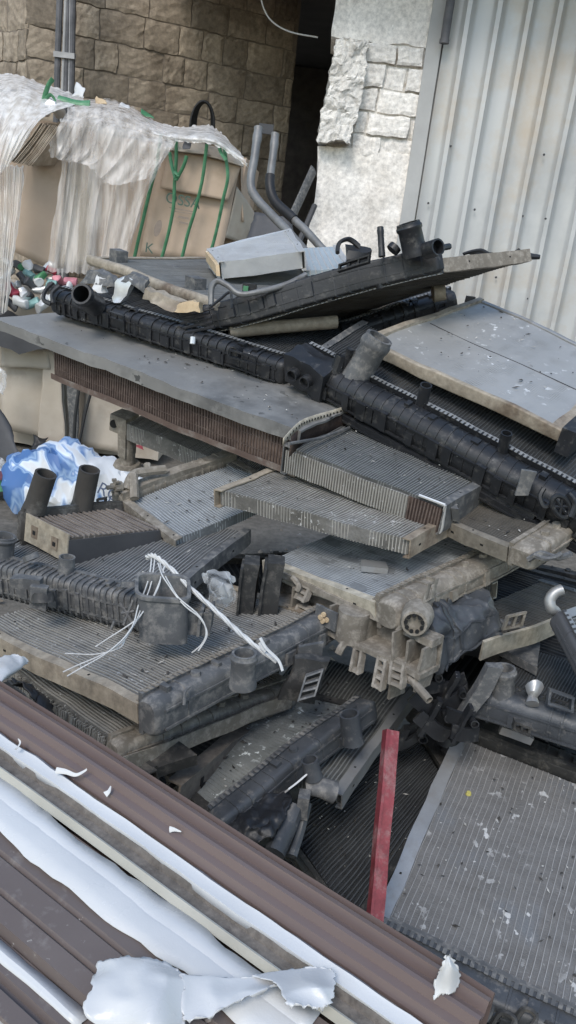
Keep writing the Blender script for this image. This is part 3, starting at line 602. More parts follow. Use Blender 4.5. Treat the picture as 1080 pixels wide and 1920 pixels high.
k = MB(); k.tube(crom([P(392, 578, 2.32), P(412, 562, 2.3), P(432, 548, 2.29), P(434, 578, 2.29)], 5), .004, 6); k.build('mounting_lug', BLK, parent=tk1)
k = MB(); k.tube([P(982, 480, 2.55), P(1012, 482, 2.55)], [.012, .007], 8); k.build('locating_peg', BLK, parent=r1)
k = MB(); k.tube([P(362, 632, 2.33), P(361, 645, 2.33)], .008, 8); tag(k.build('brass_screw', ALUB), 'small bright screw under the left tip of the top radiator tank', 'screw')
k = MB(); k.tube(crom([P(x, y, 2.42) for x, y in ((870, 476), (900, 468), (925, 480), (960, 476), (975, 468))], 5), .006, 6); k.tube(crom([P(x, y, 2.46) for x, y in ((880, 474), (905, 478), (940, 480))], 5), .006, 6)
tag(k.build('broken_clip', RUBBER, wob=[(.006, 20)]), 'broken black clip lying on the right end of the topmost radiator', 'clip')
radiator('R2', 'small silver heater core with brown foam on its end, atop the pile', (411, 491), (568, 472), (391, 467), (2.66, 2.70, 2.86), (540, 430), T=.055, pitch=.006, core=[ALUB, ALUB], ridge=.0007, rails=(1, 1), rail=ALUB, tank2=dict(w=.012, h=(-.05, .003), mat=ALUB, hdr=0, flange=0, det=0), bend=.003, name='heater_core', cat='heater core')
k = MB(); q = frame((392, 474), (410, 497), (396, 498), (2.83, 2.65, 2.80)); a, b, c, d = P(391, 472, 2.85), P(411, 497, 2.64), P(413, 518, 2.64), P(393, 490, 2.85)
k.add([a, b, c, d]+[p+V((-.012, 0, 0)) for p in (a, b, c, d)], [(0, 1, 2, 3), (4, 5, 6, 7), (0, 1, 5, 4), (1, 2, 6, 5), (2, 3, 7, 6), (3, 0, 4, 7)]); tag(k.build('foam_strip', FOAM), 'tan foam strip stuck to the left end of the silver heater core', 'foam')
f3, r3 = radiator('R3', 'dark flat condenser with a long tan header tube, under the silver heater core', (160, 482), (402, 572), (500, 487), (2.8, 2.38, 3.2), None, T=.022, pitch=.007, core=K_GREY, tank1=dict(w=.032, h=(-.024, .012), k=1, mat=TAN, style='tube'), rails=(1, 1), group=PG)
h3 = [o for o in r3.children if o.name.startswith('header_tube')][0]
for px, py in ((222, 481), (367, 533)):
    p = f3.hit(px, py, .012); k = MB(); k.box(lambda a, b, c: p+(f3.B-f3.A).normalized()*a+(f3.D-f3.A).normalized()*b+f3.n*c, -.024, .024, -.02, .02, -.03, .022); k.build('mounting_block', GRYP, parent=h3, wob=[(.003, 30)])
# bent connecting pipe with clip
k = MB(); k.tube(crom([P(x, y, t) for x, y, t in ((396, 572, 2.33), (397, 540, 2.33), (408, 527, 2.33), (428, 536, 2.32), (452, 552, 2.31), (500, 544, 2.32), (540, 532, 2.34), (574, 515, 2.36))], 6), .0085, 10, hollow=.02)
pr = k.build('bent_pipe', PIPEM, at(P(452, 552, 2.33))); tag(pr, 'thin bent metal pipe lying over the left half of the top radiator', 'pipe')
p = P(468, 541, 2.36); k = MB(); k.box(lambda a, b, c: p+V((a, c, b)), -.02, .02, -.012, .014, -.01, .01); q = k.build('pipe_clip', BLK, pr.matrix_world); q.parent = pr; q.matrix_world = pr.matrix_world
k = MB(); p = P(461, 541, 2.345); k.box(lambda a, b, c: p+V((a, c, b)), -.007, .007, -.007, .007, -.006, .002); q = k.build('green_seal', STRAP, pr.matrix_world); q.parent = pr; q.matrix_world = pr.matrix_world
radiator('R3b', 'pale blue grey flat radiator lying behind the silver heater core, near the white pillar', (572, 508), (660, 502), (560, 466), (2.75, 2.72, 3.1), (632, 462), T=.02, pitch=.02, core=[mat('pale_blue_sheet', (.36, .43, .47), (.46, .52, .55), 5, .4, .2), ALUB], rails=(1, 1), rail=ALUB, ridge=.0006, bend=.003)
k = MB(); p = P(668, 474, 2.75); k.box(lambda a, b, c: p+V((a, c, b)), -.03, .045, -.035, .018, -.03, .03, 4, 3); k.tube(crom([P(640, 468, 2.7), P(640, 452, 2.72), P(655, 450, 2.74), P(672, 462, 2.75)], 5), .006, 6)
tag(k.build('black_bracket', RUBBER, wob=[(.02, 16)]), 'black plastic bracket behind the topmost tank, left of its big hose neck', 'bracket')
# long aluminium pipes standing up
def pipe(nm, pts, r, m, label, sl=None, seg=14):
    c = crom([P(*q) for q in pts], 8); rt = root(nm, label, 'pipe', at(c[0]), 'tall bent coolant pipes')
    k = MB(); k.tube(c[::-1], [r*1.0 if i < len(c)-7 else r*(1.13 if (len(c)-i) in (4, 5) or i == len(c)-1 else 1) for i in range(len(c))], seg, hollow=.12); k.build('pipe_body', m, parent=rt, wob=[(.002, 12)])
    if sl: k = MB(); k.tube(c[sl[0]:sl[1]], r*1.25, seg); k.build('rubber_sleeve', RUBBER, parent=rt)
    return rt
pipe('coolant_pipe', [(485, 240, 3.6), (478, 290, 3.58), (470, 345, 3.56), (481, 372, 3.54), (505, 398, 3.5), (545, 440, 3.42), (575, 475, 3.35)], .0185, PIPEM, 'tall bent aluminium pipe standing up behind the silver heater core, the bare one of two')
pipe('coolant_pipe', [(516, 252, 3.66), (511, 300, 3.64), (506, 345, 3.62), (516, 378, 3.6), (548, 408, 3.55), (580, 440, 3.5), (612, 475, 3.45)], .0175, PIPEM, 'tall bent aluminium pipe with a black rubber sleeve around its bend', (13, 34))
k = MB(); k.box(lambda a, b, c: P(500, 242, 3.68)+V((a, c, b)), -.035, .03, -.02, .02, -.01, .01); tag(k.build('pipe_strap', DKMET), 'small dark strap joining the tops of the two tall bent pipes', 'strap')
k = MB(); k.tube([P(588, 318, 6.0), P(552, 396, 5.9), P(520, 465, 5.8)], .04, 8, flat_=.4); tag(k.build('wooden_batten', GRYP, wob=[(.008, 8)]), 'grey batten leaning in the dark passage beside the white pillar', 'batten')
k = MB(); k.tube([P(590, 385, 5.6), P(560, 455, 5.5)], .02, 6); tag(k.build('metal_rod', DKMET), 'thin dark rod leaning at the foot of the white pillar', 'rod')
scrap([(456, 470), (560, 470), (540, 400), (478, 396)], [4.6, 4.6, 4.7, 4.7], DKMET, 'metal_sheet', 'dark sheet standing behind the two bent pipes', 'metal sheet', None, .02, .01)
# loose bright scraps on the black ribbed tank
for i, (pts, m, lab) in enumerate((([(205, 560), (228, 566), (248, 528), (224, 520)], ALUB, 'silver bracket with holes standing on the ribbed tank at the left of the pile'), ([(176, 545), (192, 548), (196, 520), (180, 518)], PAPER, 'pale pink twisted scrap beside the tan header tube end'), ([(262, 556), (325, 584), (340, 566), (272, 540)], TAN, 'tan crumpled aluminium strip lying along the ribbed tank'), ([(325, 582), (375, 590), (376, 570), (330, 566)], FOAM, 'flesh coloured scrap block beside the left tip of the top tank'), ([(150, 530), (215, 535), (200, 512), (160, 508)], GRYP, 'grey flat scrap under the left end of the tan header tube'), ([(230, 530), (268, 548), (276, 524), (240, 512)], GRYP, 'dusty grey connector lying on the left end of the ribbed tank'))):
    q = [P(x, y, 2.5-.0012*(x-200)) for x, y in pts]; k = MB(); k.box(lambda a, b, c: q[0]*(1-a)*(1-b)+q[1]*a*(1-b)+q[2]*a*b+q[3]*(1-a)*b+V((.2, 1, .1))*c, 0, 1, 0, 1, 0, .03, 5, 5)
    tag(k.build('metal_scrap', m, wob=[(.012, 25), (.006, 60)]), lab, 'scrap', 'bright scraps along the ribbed tank')
f4, r4 = radiator('R4', 'radiator with a black deeply ribbed tank lying on the grey slab plate', (95, 572), (525, 706), (300, 505), (2.57, 2.25, 2.95), None, T=.03, core=K_DARK, tank1=dict(w=.068, h=(-.03, .042), k=.8, rib=.03, rh=1.1, rw=.008, jit=1, mat=BLK), rails=(1, 1), group=PG)
t4 = [o for o in r4.children if o.name.startswith('tank')][0]
neck(t4, P(178, 572, 2.47), P(152, 551, 2.36), .03, BLK)
ladder(t4, P(208, 594, 2.43), P(236, 604, 2.40), V((0, -.01, .02)), V((0, -1, 0)), 3, BLK, .004)
ladder(t4, P(430, 668, 2.26), P(480, 684, 2.22), V((0, -.01, .024)), V((0, -1, 0)), 3, BLK, .005)
k = MB(); k.tube(crom([P(x, y, 2.52) for x, y in ((100, 530), (85, 545), (82, 562), (95, 570))], 5), .007, 6); k.tube(crom([P(x, y, 2.52) for x, y in ((112, 536), (98, 550), (100, 568))], 5), .007, 6); k.build('end_hook', BLK, parent=t4)
for px, py in ((258, 588), (445, 660)):
    p = f4.hit(px, py, .03); k = MB(); k.tube([p, p+V((-.01, -.03, .0))], [.02, .017], 12, hollow=.5); k.build('sensor_boss', BLK, parent=t4)
# big truck radiator: slab on top of a brown core
A5, B5, D5 = P(-12, 595, 2.55), P(562, 808, 1.99), P(300, 577, 2.86); f5 = Fr(A5, B5, D5); f5 = Fr(A5, B5, D5, f5.hit(692, 752))
r5 = root('truck_radiator', 'large radiator with a flat dented grey top plate over a brown finned core', 'radiator', f5.M(), PG)
wb = [(.008, 3), (.0025, 14)]
k = MB(); k.box(f5, 0, f5.U, 0, f5.V, -.006, 0, 40, 14); k.box(f5, 0, f5.U, -.004, .0, -.034, 0, 40, 1); k.box(f5, -.003, 0, 0, f5.V, -.034, 0, 1, 12); k.box(f5, 0, f5.U, f5.V, f5.V+.004, -.034, 0.012, 30, 1)
k.build('top_plate', GREYS, parent=r5, wob=wb+[(.003, 26)])
k = MB(); a0 = .20*f5.U; k.box(f5, a0, f5.U*.985, .035, f5.V-.04, -.125, -.034, 20, 1)
n = 96
for i in range(n):
    a = a0+(f5.U*.985-a0)*(i+.5)/n; k.box(f5, a-.0022, a+.0022, .031, .035, -.125, -.034, 1, 1, 1)
k.box(f5, a0-.002, a0+.001, .036, f5.V-.04, -.125, -.034, 1, 1, 1)
for c in (-.065, -.098): k.box(f5, a0, f5.U*.985, .0325, .035, c-.001, c+.001, 20, 1, 1)
k.build('core', [BRN, BRT], parent=r5, wob=wb)
k = MB(); k.box(f5, a0-.004, f5.U*.99, .026, f5.V-.03, -.134, -.125, 24, 4); k.box(f5, a0-.004, f5.U*.99, .023, .026, -.134, -.117, 24, 1); k.build('bottom_plate', GREYS if 0 else mat('rusty_brown_sheet', (.09, .06, .05), (.16, .12, .10), 10, .7, .1, .3, 80, dust=((.24, .22, .2), .4, 20)), parent=r5, wob=wb)
# radiator with the perforated end bracket
f6, r6 = radiator('R6', 'dark radiator with a pale perforated end strip, sticking out under the grey slab', (538, 836), (832, 948), (668, 768), (2.02, 1.83, 2.27), (925, 893), T=.07, pitch=.007, core=K_SOOT, rails=(1, 1), rail=GRYP, bend=.004, group=PG)
for a_, b_, ms, nm in ((0, .8, K_DUST, 'front_fins'), (.8, 1, [BRN, BRT], 'end_fins')):
    k = MB(); k.box(f6, a_*f6.U, b_*f6.U, -.004, 0, -.068, -.008, 16, 1)
    for i in range(int(60*(b_-a_))): a = f6.U*(a_+(b_-a_)*(i+.5)/int(60*(b_-a_))); k.box(f6, a-.0016, a+.0016, -.007, -.004, -.068, -.008, 1, 1, 1)
    k.build(nm, ms, parent=r6, wob=[(.004, 4), (.002, 30)])
st = [P(530, 828, 1.92), P(560, 797, 2.0), P(590, 784, 2.06), P(625, 774, 2.12), P(662, 762, 2.18)]; c = crom(st, 6); k = MB(); dn = V((0, 0, -.016))
k.grid([[p+dn*j+V((0, -.004, 0)) for p in c] for j in (-.6, .6)]); k.build('perforated_strip', CRM, parent=r6, solid=.002, keep=True)
k = MB()
for i in range(2, len(c)-1, 1): p = c[i]+V((0, -.0075, 0)); k.tube([p, p+V((0, -.001, 0))], .0035, 8)
k.build('perforation_shade', HOLE_INK, parent=r6)  # dark discs painted as the shade inside punched holes
k = MB(); k.grid([[p+V((.004, .002, -.008))+V((0, 0, -.05*j)) for p in c[3:]] for j in (0, .5, 1)]); k.build('mesh_end', BRN, parent=r6, solid=.002, keep=True)
k = MB(); k.tube([P(542, 832, 1.92), P(600, 822, 2.03), P(655, 802, 2.14)], .004, 6); k.build('bottom_edge', GRYP, parent=r6)
# end frame of R6 at the right
k = MB(); k.tube(crom([f6(f6.U+.004, -.004, .004), f6(f6.U+.006, -.002, -.03), f6(f6.U+.004, 0, -.068), f6(f6.U-.03, -.004, -.075)], 6), .0035, 6); k.tube([f6(f6.U-.06, -.004, .004), f6(f6.U+.004, -.004, .004)], .0035, 6); k.build('end_flange', ALUB, parent=r6)
ladder(r6, f6(f6.U+.008, .03, -.01), f6(f6.U+.01, .06, -.05), V((0, .02, .004)), V((1, 0, 0)), 2, GRYP, .004)
radiator('R28', 'dusty grey radiator with tan rails just below the brown finned core', (410, 918), (772, 1012), (560, 858), (2.0, 1.80, 2.2), None, T=.04, pitch=.008, core=K_DUST, tank2=dict(w=.05, h=(-.05, .02), mat=GRYP), rails=(1, 1), rail=TAN, group=PG)
# black tank radiator with the big grey neck
f7, r7 = radiator('R7', 'radiator with long black ribbed tank and big dusty hose neck crossing the pile', (545, 690), (1112, 1002), (680, 606), (2.21, 1.78, 2.42), None, T=.03, pitch=.009, core=K_DARK, tank1=dict(w=.1, h=(-.05, .04), k=.9, rib=.028, rh=1.045, rw=.004, mat=BLK, hmat=HDR, hc=.016, hdr=1), rails=(1, 1), rail=GRYP, group=PG, bend=.005)
t7 = [o for o in r7.children if o.name.startswith('tank')][0]
b_ = f7.hit(662, 716, .012); neck(t7, b_, aim(b_, V((.3, -.2, 1)), 712, 632), .036, GRYP)
p = f7.hit(790, 760, .03); neck(t7, p, aim(p, f7.n, 799, 722), .015, BLK, 'filler_stub', False)
p = f7.hit(940, 850, .03); neck(t7, p, aim(p, f7.n, 950, 812), .013, BLK, 'filler_stub', False)
k = MB(); k.box(f7, -.005, .12, -.02, .07, -.045, .045, 5, 4); k.build('end_casing', BLK, parent=t7, wob=[(.016, 16), (.006, 40)])
for a, b in ((.03, -.022), (.075, -.022)):
    k = MB(); k.tube([f7(a, b+.012, .005), f7(a, b-.012, .005)], .017, 14, hollow=.6); k.build('socket', BLK, parent=t7)
k = MB(); k.tube([f7(.14, .05, .03), f7(.15, .06, .10)], .01, 8); k.tube([f7(.13, .03, .03), f7(.13, .05, .075)], .016, 8); k.build('breather_stub', BLK, parent=t7)
k = MB(); k.box(f7, .1, f7.U, -.006, .006, -.062, -.046, 20, 1); k.box(f7, .1, f7.U, -.008, .0, -.066, -.06, 20, 1); k.build('lower_flange', BLK, parent=t7, wob=[(.005, 4)])
q1 = f7.hit(1052, 968, -.0); k = MB(); rr3 = .024
cc = P(1052, 950, 1.79); e1, e2 = V((1, .2, -.3)).normalized(), V((-.25, 0, 1)).normalized()
k.tube([cc+e1*rr3*math.cos(R(24*i))+e2*rr3*math.sin(R(24*i)) for i in range(16)], .006, 8)
for g in (20, 80, 140): k.tube([cc+(e1*math.cos(R(g))+e2*math.sin(R(g)))*rr3, cc-(e1*math.cos(R(g))+e2*math.sin(R(g)))*rr3], .004, 6)
k.tube(crom([P(1020, 915, 1.80), P(1012, 932, 1.80), P(1020, 950, 1.80), P(1034, 945, 1.80)], 5), .006, 6); k.tube(crom([P(1065, 925, 1.79), P(1078, 945, 1.79), P(1070, 970, 1.79)], 5), .007, 6); k.build('end_wheel_lug', BLK, parent=t7)
k = MB(); k.box(lambda a, b, c: P(985, 908, 1.82)+V((a, c, b)), -.018, .018, -.025, .03, -.004, .004, 2, 2); k.build('hanging_tab', GRYP, parent=t7, wob=[(.008, 18)])
k = MB(); c = [P(676, 778, 2.18), P(760, 822, 2.09), P(850, 872, 2.01), P(940, 925, 1.94), P(1010, 968, 1.89)]; k.tube(crom(c, 5), .028, 16); k.tube([c[0]+V((-.006, 0, .001)), c[0]+V((.004, .001, -.001))], .034, 16); tag(k.build('dryer_tube', BLK), 'smooth black cylinder lying under the long ribbed tank on the right', 'cylinder')
f8, r8 = radiator('R8', 'flat grey condenser with white paint specks and tan edge, high on the pile', (688, 642), (1052, 808), (905, 564), (2.23, 1.91, 2.56), (1180, 690), T=.026, pitch=.0058, tw=.2, core=K_FLAT, rails=(0, .03), rail=TAN, ridge=.0002, tank1=dict(w=.02, h=(-.028, .006), k=.5, mat=TAN, hdr=0, flange=0, det=0, wob=[(.0035, 12)]), tank2=dict(w=.018, h=(-.026, .005), k=.5, mat=ALU, hdr=0, flange=0, det=0), group=PG)
k = MB(); k.box(f8, -.012, .008, 0, f8.V, -.028, .009, 1, 20); k.build('side_rail', TAN, parent=r8, wob=[(.006, 4), (.002, 14)])
k = MB(); k.box(f8, 0.02, f8.U, f8.V*.47, f8.V*.475, 0, .0012, 20, 1); k.build('dividing_seam', DKMET, parent=r8, wob=[(.006, 4)])
k = MB(); e_ = f8.U; k.box(f8, e_, e_+.035, -.005, f8.V, -.05, .012, 2, 14); k.build('end_tank', BLK, parent=r8, wob=[(.006, 4), (.003, 20)])
f9, r9 = radiator('R9', 'radiator with a black ribbed tank half hidden beneath the topmost radiator', (590, 652), (856, 566), (560, 560), (2.58, 2.62, 3.0), None, T=.03, core=K_DARK, tank1=dict(w=.07, h=(-.04, .03), k=.8, rib=.042, rh=1.18, rw=.014, jit=1, mat=BLK), group=PG)
k = MB(); k.tube([P(812, 552, 2.5), P(833, 548, 2.5)], .026, 12); tag(k.build('tan_plug', TAN, wob=[(.006, 20)]), 'tan plug between the topmost radiator and the speckled condenser', 'plug')
k = MB(); k.box(lambda a, b, c: P(882, 560, 2.62)+V((a, c, b)), -.014, .014, -.03, .008, -.01, .01); tag(k.build('rubber_plug', RUBBER, wob=[(.004, 30)]), 'small black plug behind the tan edge of the speckled condenser', 'plug')
k = MB(); k.tube([P(430, 622, 2.42), P(520, 612, 2.45), P(632, 604, 2.48)], .02, 12); tag(k.build('tan_tube', TAN, wob=[(.003, 8)]), 'tan tube lying beneath the topmost tank above the slab', 'tube')
# right middle of the pile ----------------------------------------
f10, r10 = radiator('R10', 'brown dusty radiator with wide tan end tank, under the long black ribbed tank', (1005, 1046), (1160, 938), (812, 968), (1.74, 1.95, 1.93), (960, 880), T=.03, pitch=.006, core=K_BROWN, tank1=dict(w=.075, h=(-.035, .012), k=.5, mat=TANP, hdr=0), rails=(.012, 1), rail=mat('dusty_brown_rail', (.15, .135, .11), (.23, .205, .17), 7, .7, .05, .3, 70, c3=(.11, .095, .08), fine=7), ridge=.0008, group=PG)
k = MB(); k.tube(crom([P(990, 1048, 1.73), P(1012, 1038, 1.72), P(1040, 1046, 1.72), P(1070, 1038, 1.73)], 5), .007, 6); k.tube(crom([P(1000, 1040, 1.72), P(1030, 1050, 1.71), P(1050, 1038, 1.72)], 5), .006, 6)
tag(k.build('twisted_wire', GRYP, wob=[(.005, 30)]), 'twisted dusty wire caught on the corner of the brown radiator', 'wire')
f11, r11 = radiator('R11', 'pale radiator', (755, 1148), (1032, 1004), (498, 1052), (1.70, 2.05, 1.98), None, T=.032, pitch=.0072, ridge=.0006, core=K_PALE, tank1=dict(w=.075, h=(-.05, .015), k=.7, mat=TANP, hmat=TANP, wob=[(.003, 18)]), rails=(1, 1), rail=CRM, group=PG)
r11['label'] = 'radiator with pale core, cream front rail and mud coated tank amid the pile'
t11 = [o for o in r11.children if o.name.startswith('tank')][0]
p = P(778, 1166, 1.665); k = MB(); ax = V((-.25, -1, .1)).normalized(); k.tube([p-ax*.05, p, p+ax*.012], [.034, .03, .026], 18, hollow=.2); k.build('end_plug', TANP, parent=t11)
k = MB()
for i in range(9): g = R(40*i); e1 = ax.cross(V((0, 0, 1))).normalized(); e2 = e1.cross(ax); c = p+ax*.012+(e1*math.cos(g)+e2*math.sin(g))*.017; k.tube([c-ax*.002, c+ax*.0015], .0042, 8)
k.build('plug_hole_shade', HOLE_INK, parent=t11)  # shade of the plug's holes painted as dark studs
ladder(t11, P(795, 1132, 1.70), P(808, 1094, 1.72), (f11.B-f11.A).normalized()*.03, V((-.6, -1, .3)), 2, TANP, .006)
k = MB(); k.box(lambda a, b, c: f11.hit(700, 1068, 0)+V((a, b, c)), -.03, .03, -.02, .02, 0, .014); tag(k.build('metal_clip', ALU, wob=[(.004, 20)]), 'small metal clip plate lying on the pale core', 'clip')
f12, r12 = radiator('R12', 'radiator under the pale core, cream front rail and a crumpled torn grey tank', (826, 1212), (1002, 1120), (614, 1114), (1.70, 1.95, 1.95), None, T=.036, pitch=.009, core=K_BROWN, tank1=dict(w=.12, h=(-.08, .045), k=.8, mat=BLUP, hdr=0, wob=[(.02, 9), (.014, 22), (.006, 50)], ext=(.0, .25), na=44, np=14), rails=(1, 1), rail=CRM, group=PG)
t12 = [o for o in r12.children if o.name.startswith('tank')][0]
k = MB(); k.box(f12, -.014, -.002, .06, .12, -.06, .02, 2, 6); k.build('torn_edge', CRM, parent=r12, wob=[(.012, 22), (.006, 60)])
ladder(t12, P(940, 1180, 1.80), P(976, 1172, 1.80), V((0, -.01, .04)), V((0, -1, .3)), 3, TANP, .006)
k = MB(); a, b = P(905, 1222, 1.80), P(1045, 1176, 1.98); d_ = b-a; k.box(lambda x, y, c: a+d_*x+V((.1, -1, 0))*y+V((0, 0, 1))*c, 0, 1, -.01, .0, -.022, .022, 12, 1); tag(k.build('cream_bar', CRM, wob=[(.006, 8)]), 'cream metal bar leading right from the crumpled grey tank', 'bar')
k = MB(); a, b = P(940, 1214, 1.95), P(1008, 1252, 1.86); d_ = b-a; k.box(lambda x, y, c: a+d_*x+V((0, -1, .3))*y+V((0, 0, 1))*c, 0, 1, -.012, .0, -.02, 0, 8, 1); k.box(lambda x, y, c: a+d_*x+V((.3, 1, .05))*y+V((0, 0, 1))*c, 0, 1, .0, .25, -.02, -.012, 8, 4); tag(k.build('dark_tray', GRYP, wob=[(.005, 10)]), 'dark tray with a dusty lip under the cream bar at the right', 'tray')
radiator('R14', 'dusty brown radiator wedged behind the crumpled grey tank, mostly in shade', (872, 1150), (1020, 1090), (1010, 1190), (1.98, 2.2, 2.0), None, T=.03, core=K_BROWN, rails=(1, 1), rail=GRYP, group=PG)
# tan plastic support frame with brackets
A13, B13 = P(492, 1118, 1.97), P(798, 1266, 1.665); d13 = (B13-A13); L13 = d13.length; d13.normalize(); n13 = V((d13.y, -d13.x, 0)).normalized(); u13 = n13.cross(d13); u13 = u13 if u13.z > 0 else -u13
if n13.dot(CAM-A13) < 0: n13 = -n13
f13 = lambda a, b, c: A13+d13*a+u13*b+n13*c
r13 = root('fan_frame', 'broken tan plastic fan frame with ladder shaped brackets hanging below the cream rails', 'fan frame', at(A13))
k = MB(); k.box(f13, 0, L13, -.005, .008, -.05, .02, 20, 2); k.box(f13, 0, L13, .0, .075, -.055, -.05, 20, 4); k.box(f13, 0, L13, .06, .075, -.05, -.01, 20, 2)
for a in (.012, .10, .22, .30, L13-.05): k.box(f13, a, a+.006, .008, .062, -.05, .012, 1, 2)
k.build('frame', TANP, parent=r13, wob=[(.006, 8), (.002, 40)])
k = MB(); cc = f13(L13*.58, 0, .0); k.tube([cc+V((0, 0, .0)), cc+V((0, 0, .07))], .035, 14); k.build('round_post', TANP, parent=r13)
ladder(r13, P(536, 1192, 1.86), P(566, 1128, 1.90), d13*.036, n13, 4, TANP, .006)
ladder(r13, P(560, 1118, 1.88), P(572, 1092, 1.9), d13*.03, n13, 3, TANP, .006)
ladder(r13, P(664, 1252, 1.76), P(672, 1205, 1.78), d13*.026, n13, 2, TANP, .006)
ladder(r13, P(706, 1282, 1.71), P(716, 1226, 1.73), d13*.026, n13, 4, TANP, .006)
ladder(r13, P(736, 1276, 1.69), P(742, 1228, 1.71), d13*.034, n13, 4, TANP, .006)
k = MB(); k.box(f13, L13-.075, L13-.07, -.085, .07, -.04, .02, 1, 8); k.box(f13, L13-.075, L13-.01, -.03, -.024, -.04, .015, 4, 2); k.box(f13, L13-.012, L13-.006, -.04, .06, -.04, .015, 1, 6); k.build('end_bracket', TANP, parent=r13, wob=[(.008, 14)])
k = MB(); k.tube([f13(L13-.03, -.015, .01), f13(L13+.035, -.03, .03)], .0085, 10, hollow=.3); k.build('locating_peg', TANP, parent=r13)
k = MB(); k.tube(crom([P(636, 1190, 1.78), P(648, 1200, 1.77), P(640, 1214, 1.77), P(634, 1226, 1.77)], 5), .009, 7); k.build('hook', TANP, parent=r13); k = MB(); k.tube(crom([P(548, 1082, 1.88), P(560, 1098, 1.87), P(556, 1108, 1.87)], 5), .007, 7); k.build('hook', TANP, parent=r13)
k = MB(); k.box(lambda a, b, c: P(612, 1158, 1.79)+d13*a+u13*b+n13*c, -.03, .03, -.022, .022, -.003, .003, 3, 3); k.build('name_plate', CRM if 0 else GRYP, parent=r13, wob=[(.003, 20)])
k = MB()
for x, y in ((602, 1157), (608, 1152), (614, 1162), (606, 1164), (617, 1156)): c = P(x, y, 1.784); k.tube([c, c+n13*.004], .006, 8)
k.build('foam_dots', FOAM, parent=r13)
# bent silver pipe and leaning radiator at the right edge
pipe('hose_pipe', [(1054, 1106, 1.78), (1040, 1112, 1.78), (1031, 1125, 1.78), (1033, 1140, 1.78), (1042, 1150, 1.79), (1046, 1180, 1.80)][::-1],   .012, ALU, 'short bright bent pipe end at the right edge of the pile')
radiator('R15', 'dark radiator with a silver edge leaning steeply at the right edge of the pile', (1044, 1156), (1135, 1330), (1110, 1130), (1.75, 1.58, 1.85), None, T=.03, core=K_SOOT, rails=(1, 1), tank1=dict(w=.03, h=(-.034, .006), mat=DKMET, hdr=1, hmat=ALU), rail=ALU, group=PG)
# left middle ------------------------------------------------------
f22, r22 = radiator('R22', 'dusty radiator with a holed tan end plate, poking out beneath the brown finned core', (232, 790), (602, 938), (330, 745), (2.50, 2.18, 2.72), None, T=.055, pitch=.006, core=K_DUST, rails=(0, 1), rail=TANP, bend=.008, group=PG)
p = f22(0, 0, 0); e = (f22.B-f22.A).normalized(); k = MB(); fq = lambda a, b, c: p+e*a+(f22.D-f22.A).normalized()*b+f22.n*c
k.box(fq, -.055, .012, -.004, .06, -.045, .008, 3, 3); k.box(fq, -.02, .012, -.006, .05, -.12, -.04, 2, 2); k.build('end_plate', TANP, parent=r22, wob=[(.004, 16)])
k = MB(); c = fq(-.036, -.005, -.018); k.tube([c, c+(CAM-c).normalized()*.004], .013, 14); k.build('plate_hole_shade', HOLE_INK, parent=r22)  # dark disc painted for the shade in the plate's hole
k = MB(); k.tube([fq(.0, .02, -.05), fq(.0, .02, -.15)], [.022, .026], 12); k.tube([fq(.0, .02, -.145), fq(.0, .02, -.155)], [.04, .044], 12); k.build('rubber_foot', TANP, parent=r22)
f20, r20 = radiator('R20', 'heater core with two upright brown hose pipes, lying on the close ribbed tank', (42, 962), (215, 948), (128, 1006), (1.96, 2.12, 1.85), (306, 988), T=.06, pitch=.0135, core=[mat('heater_fins', (.06, .05, .043), (.12, .105, .09), 14, .7, .1, .5, 140, fine=10), mat('heater_tubes', (.2, .17, .15), (.34, .30, .27), 14, .5, .3, .3, 80)], rails=(0, 0), ridge=.004, tank1=dict(w=.022, h=(-.07, .012), k=.4, mat=mat('brown_black_plastic', (.035, .032, .029), (.06, .055, .05), 10, .7, 0, .3, 80, dust=(DUST, .35, 14)), hdr=0, ext=(-.012, .28)), bend=.002, name='heater_core', cat='heater core')
t20 = [o for o in r20.children if o.name.startswith('tank')][0]
mB = MATS['brown_black_plastic']
b_ = P(64, 956, 1.97); neck(t20, b_, aim(b_, V((.25, -.1, 1)), 86, 888), .026, mB, 'hose_pipe', False); b_ = P(154, 950, 2.06); neck(t20, b_, aim(b_, V((.2, -.1, 1)), 168, 880), .026, mB, 'hose_pipe', False)
ladder(t20, P(183, 946, 2.08), P(201, 943, 2.1), V((0, 0, .02)), V((0, -1, 0)), 2, mB, .004)
k = MB(); k.box(f20, -.003, .001, .02, f20.V+.003, -.062, .006, 1, 4); k.build('end_plate', CRM, parent=r20, wob=[(.002, 20)])
k = MB()
for b in (.06, .14): k.box(f20, -.0045, -.003, b-.012, b+.012, -.045, -.015, 1, 1)
k.build('stamped_square', TAN, parent=r20, wob=[(.002, 20)])
k = MB()
for b in (.06, .14): k.box(f20, -.0055, -.004, b-.005, b+.005, -.036, -.026, 1, 1)
k.build('stamped_hole_shade', HOLE_INK, parent=r20, wob=[(.002, 20)])  # hole shade painted as small dark squares
k = MB(); k.box(f20, .002, f20.U+.01, f20.V-.002, f20.V+.004, -.066, -.008, 14, 1); k.build('side_sheet', DKMET, parent=r20, wob=[(.003, 12)])
f21, r21 = radiator('R21', 'radiator behind the heater core, with a mud coated tank and pale shiny fins', (212, 926), (420, 850), (330, 1010), (2.15, 2.38, 1.98), None, T=.03, pitch=.008, core=K_PALE, tank1=dict(w=.06, h=(-.04, .02), k=.6, mat=TANP, hdr=0), rails=(1, 1), rail=TANP, group=PG)
t21 = [o for o in r21.children if o.name.startswith('tank')][0]
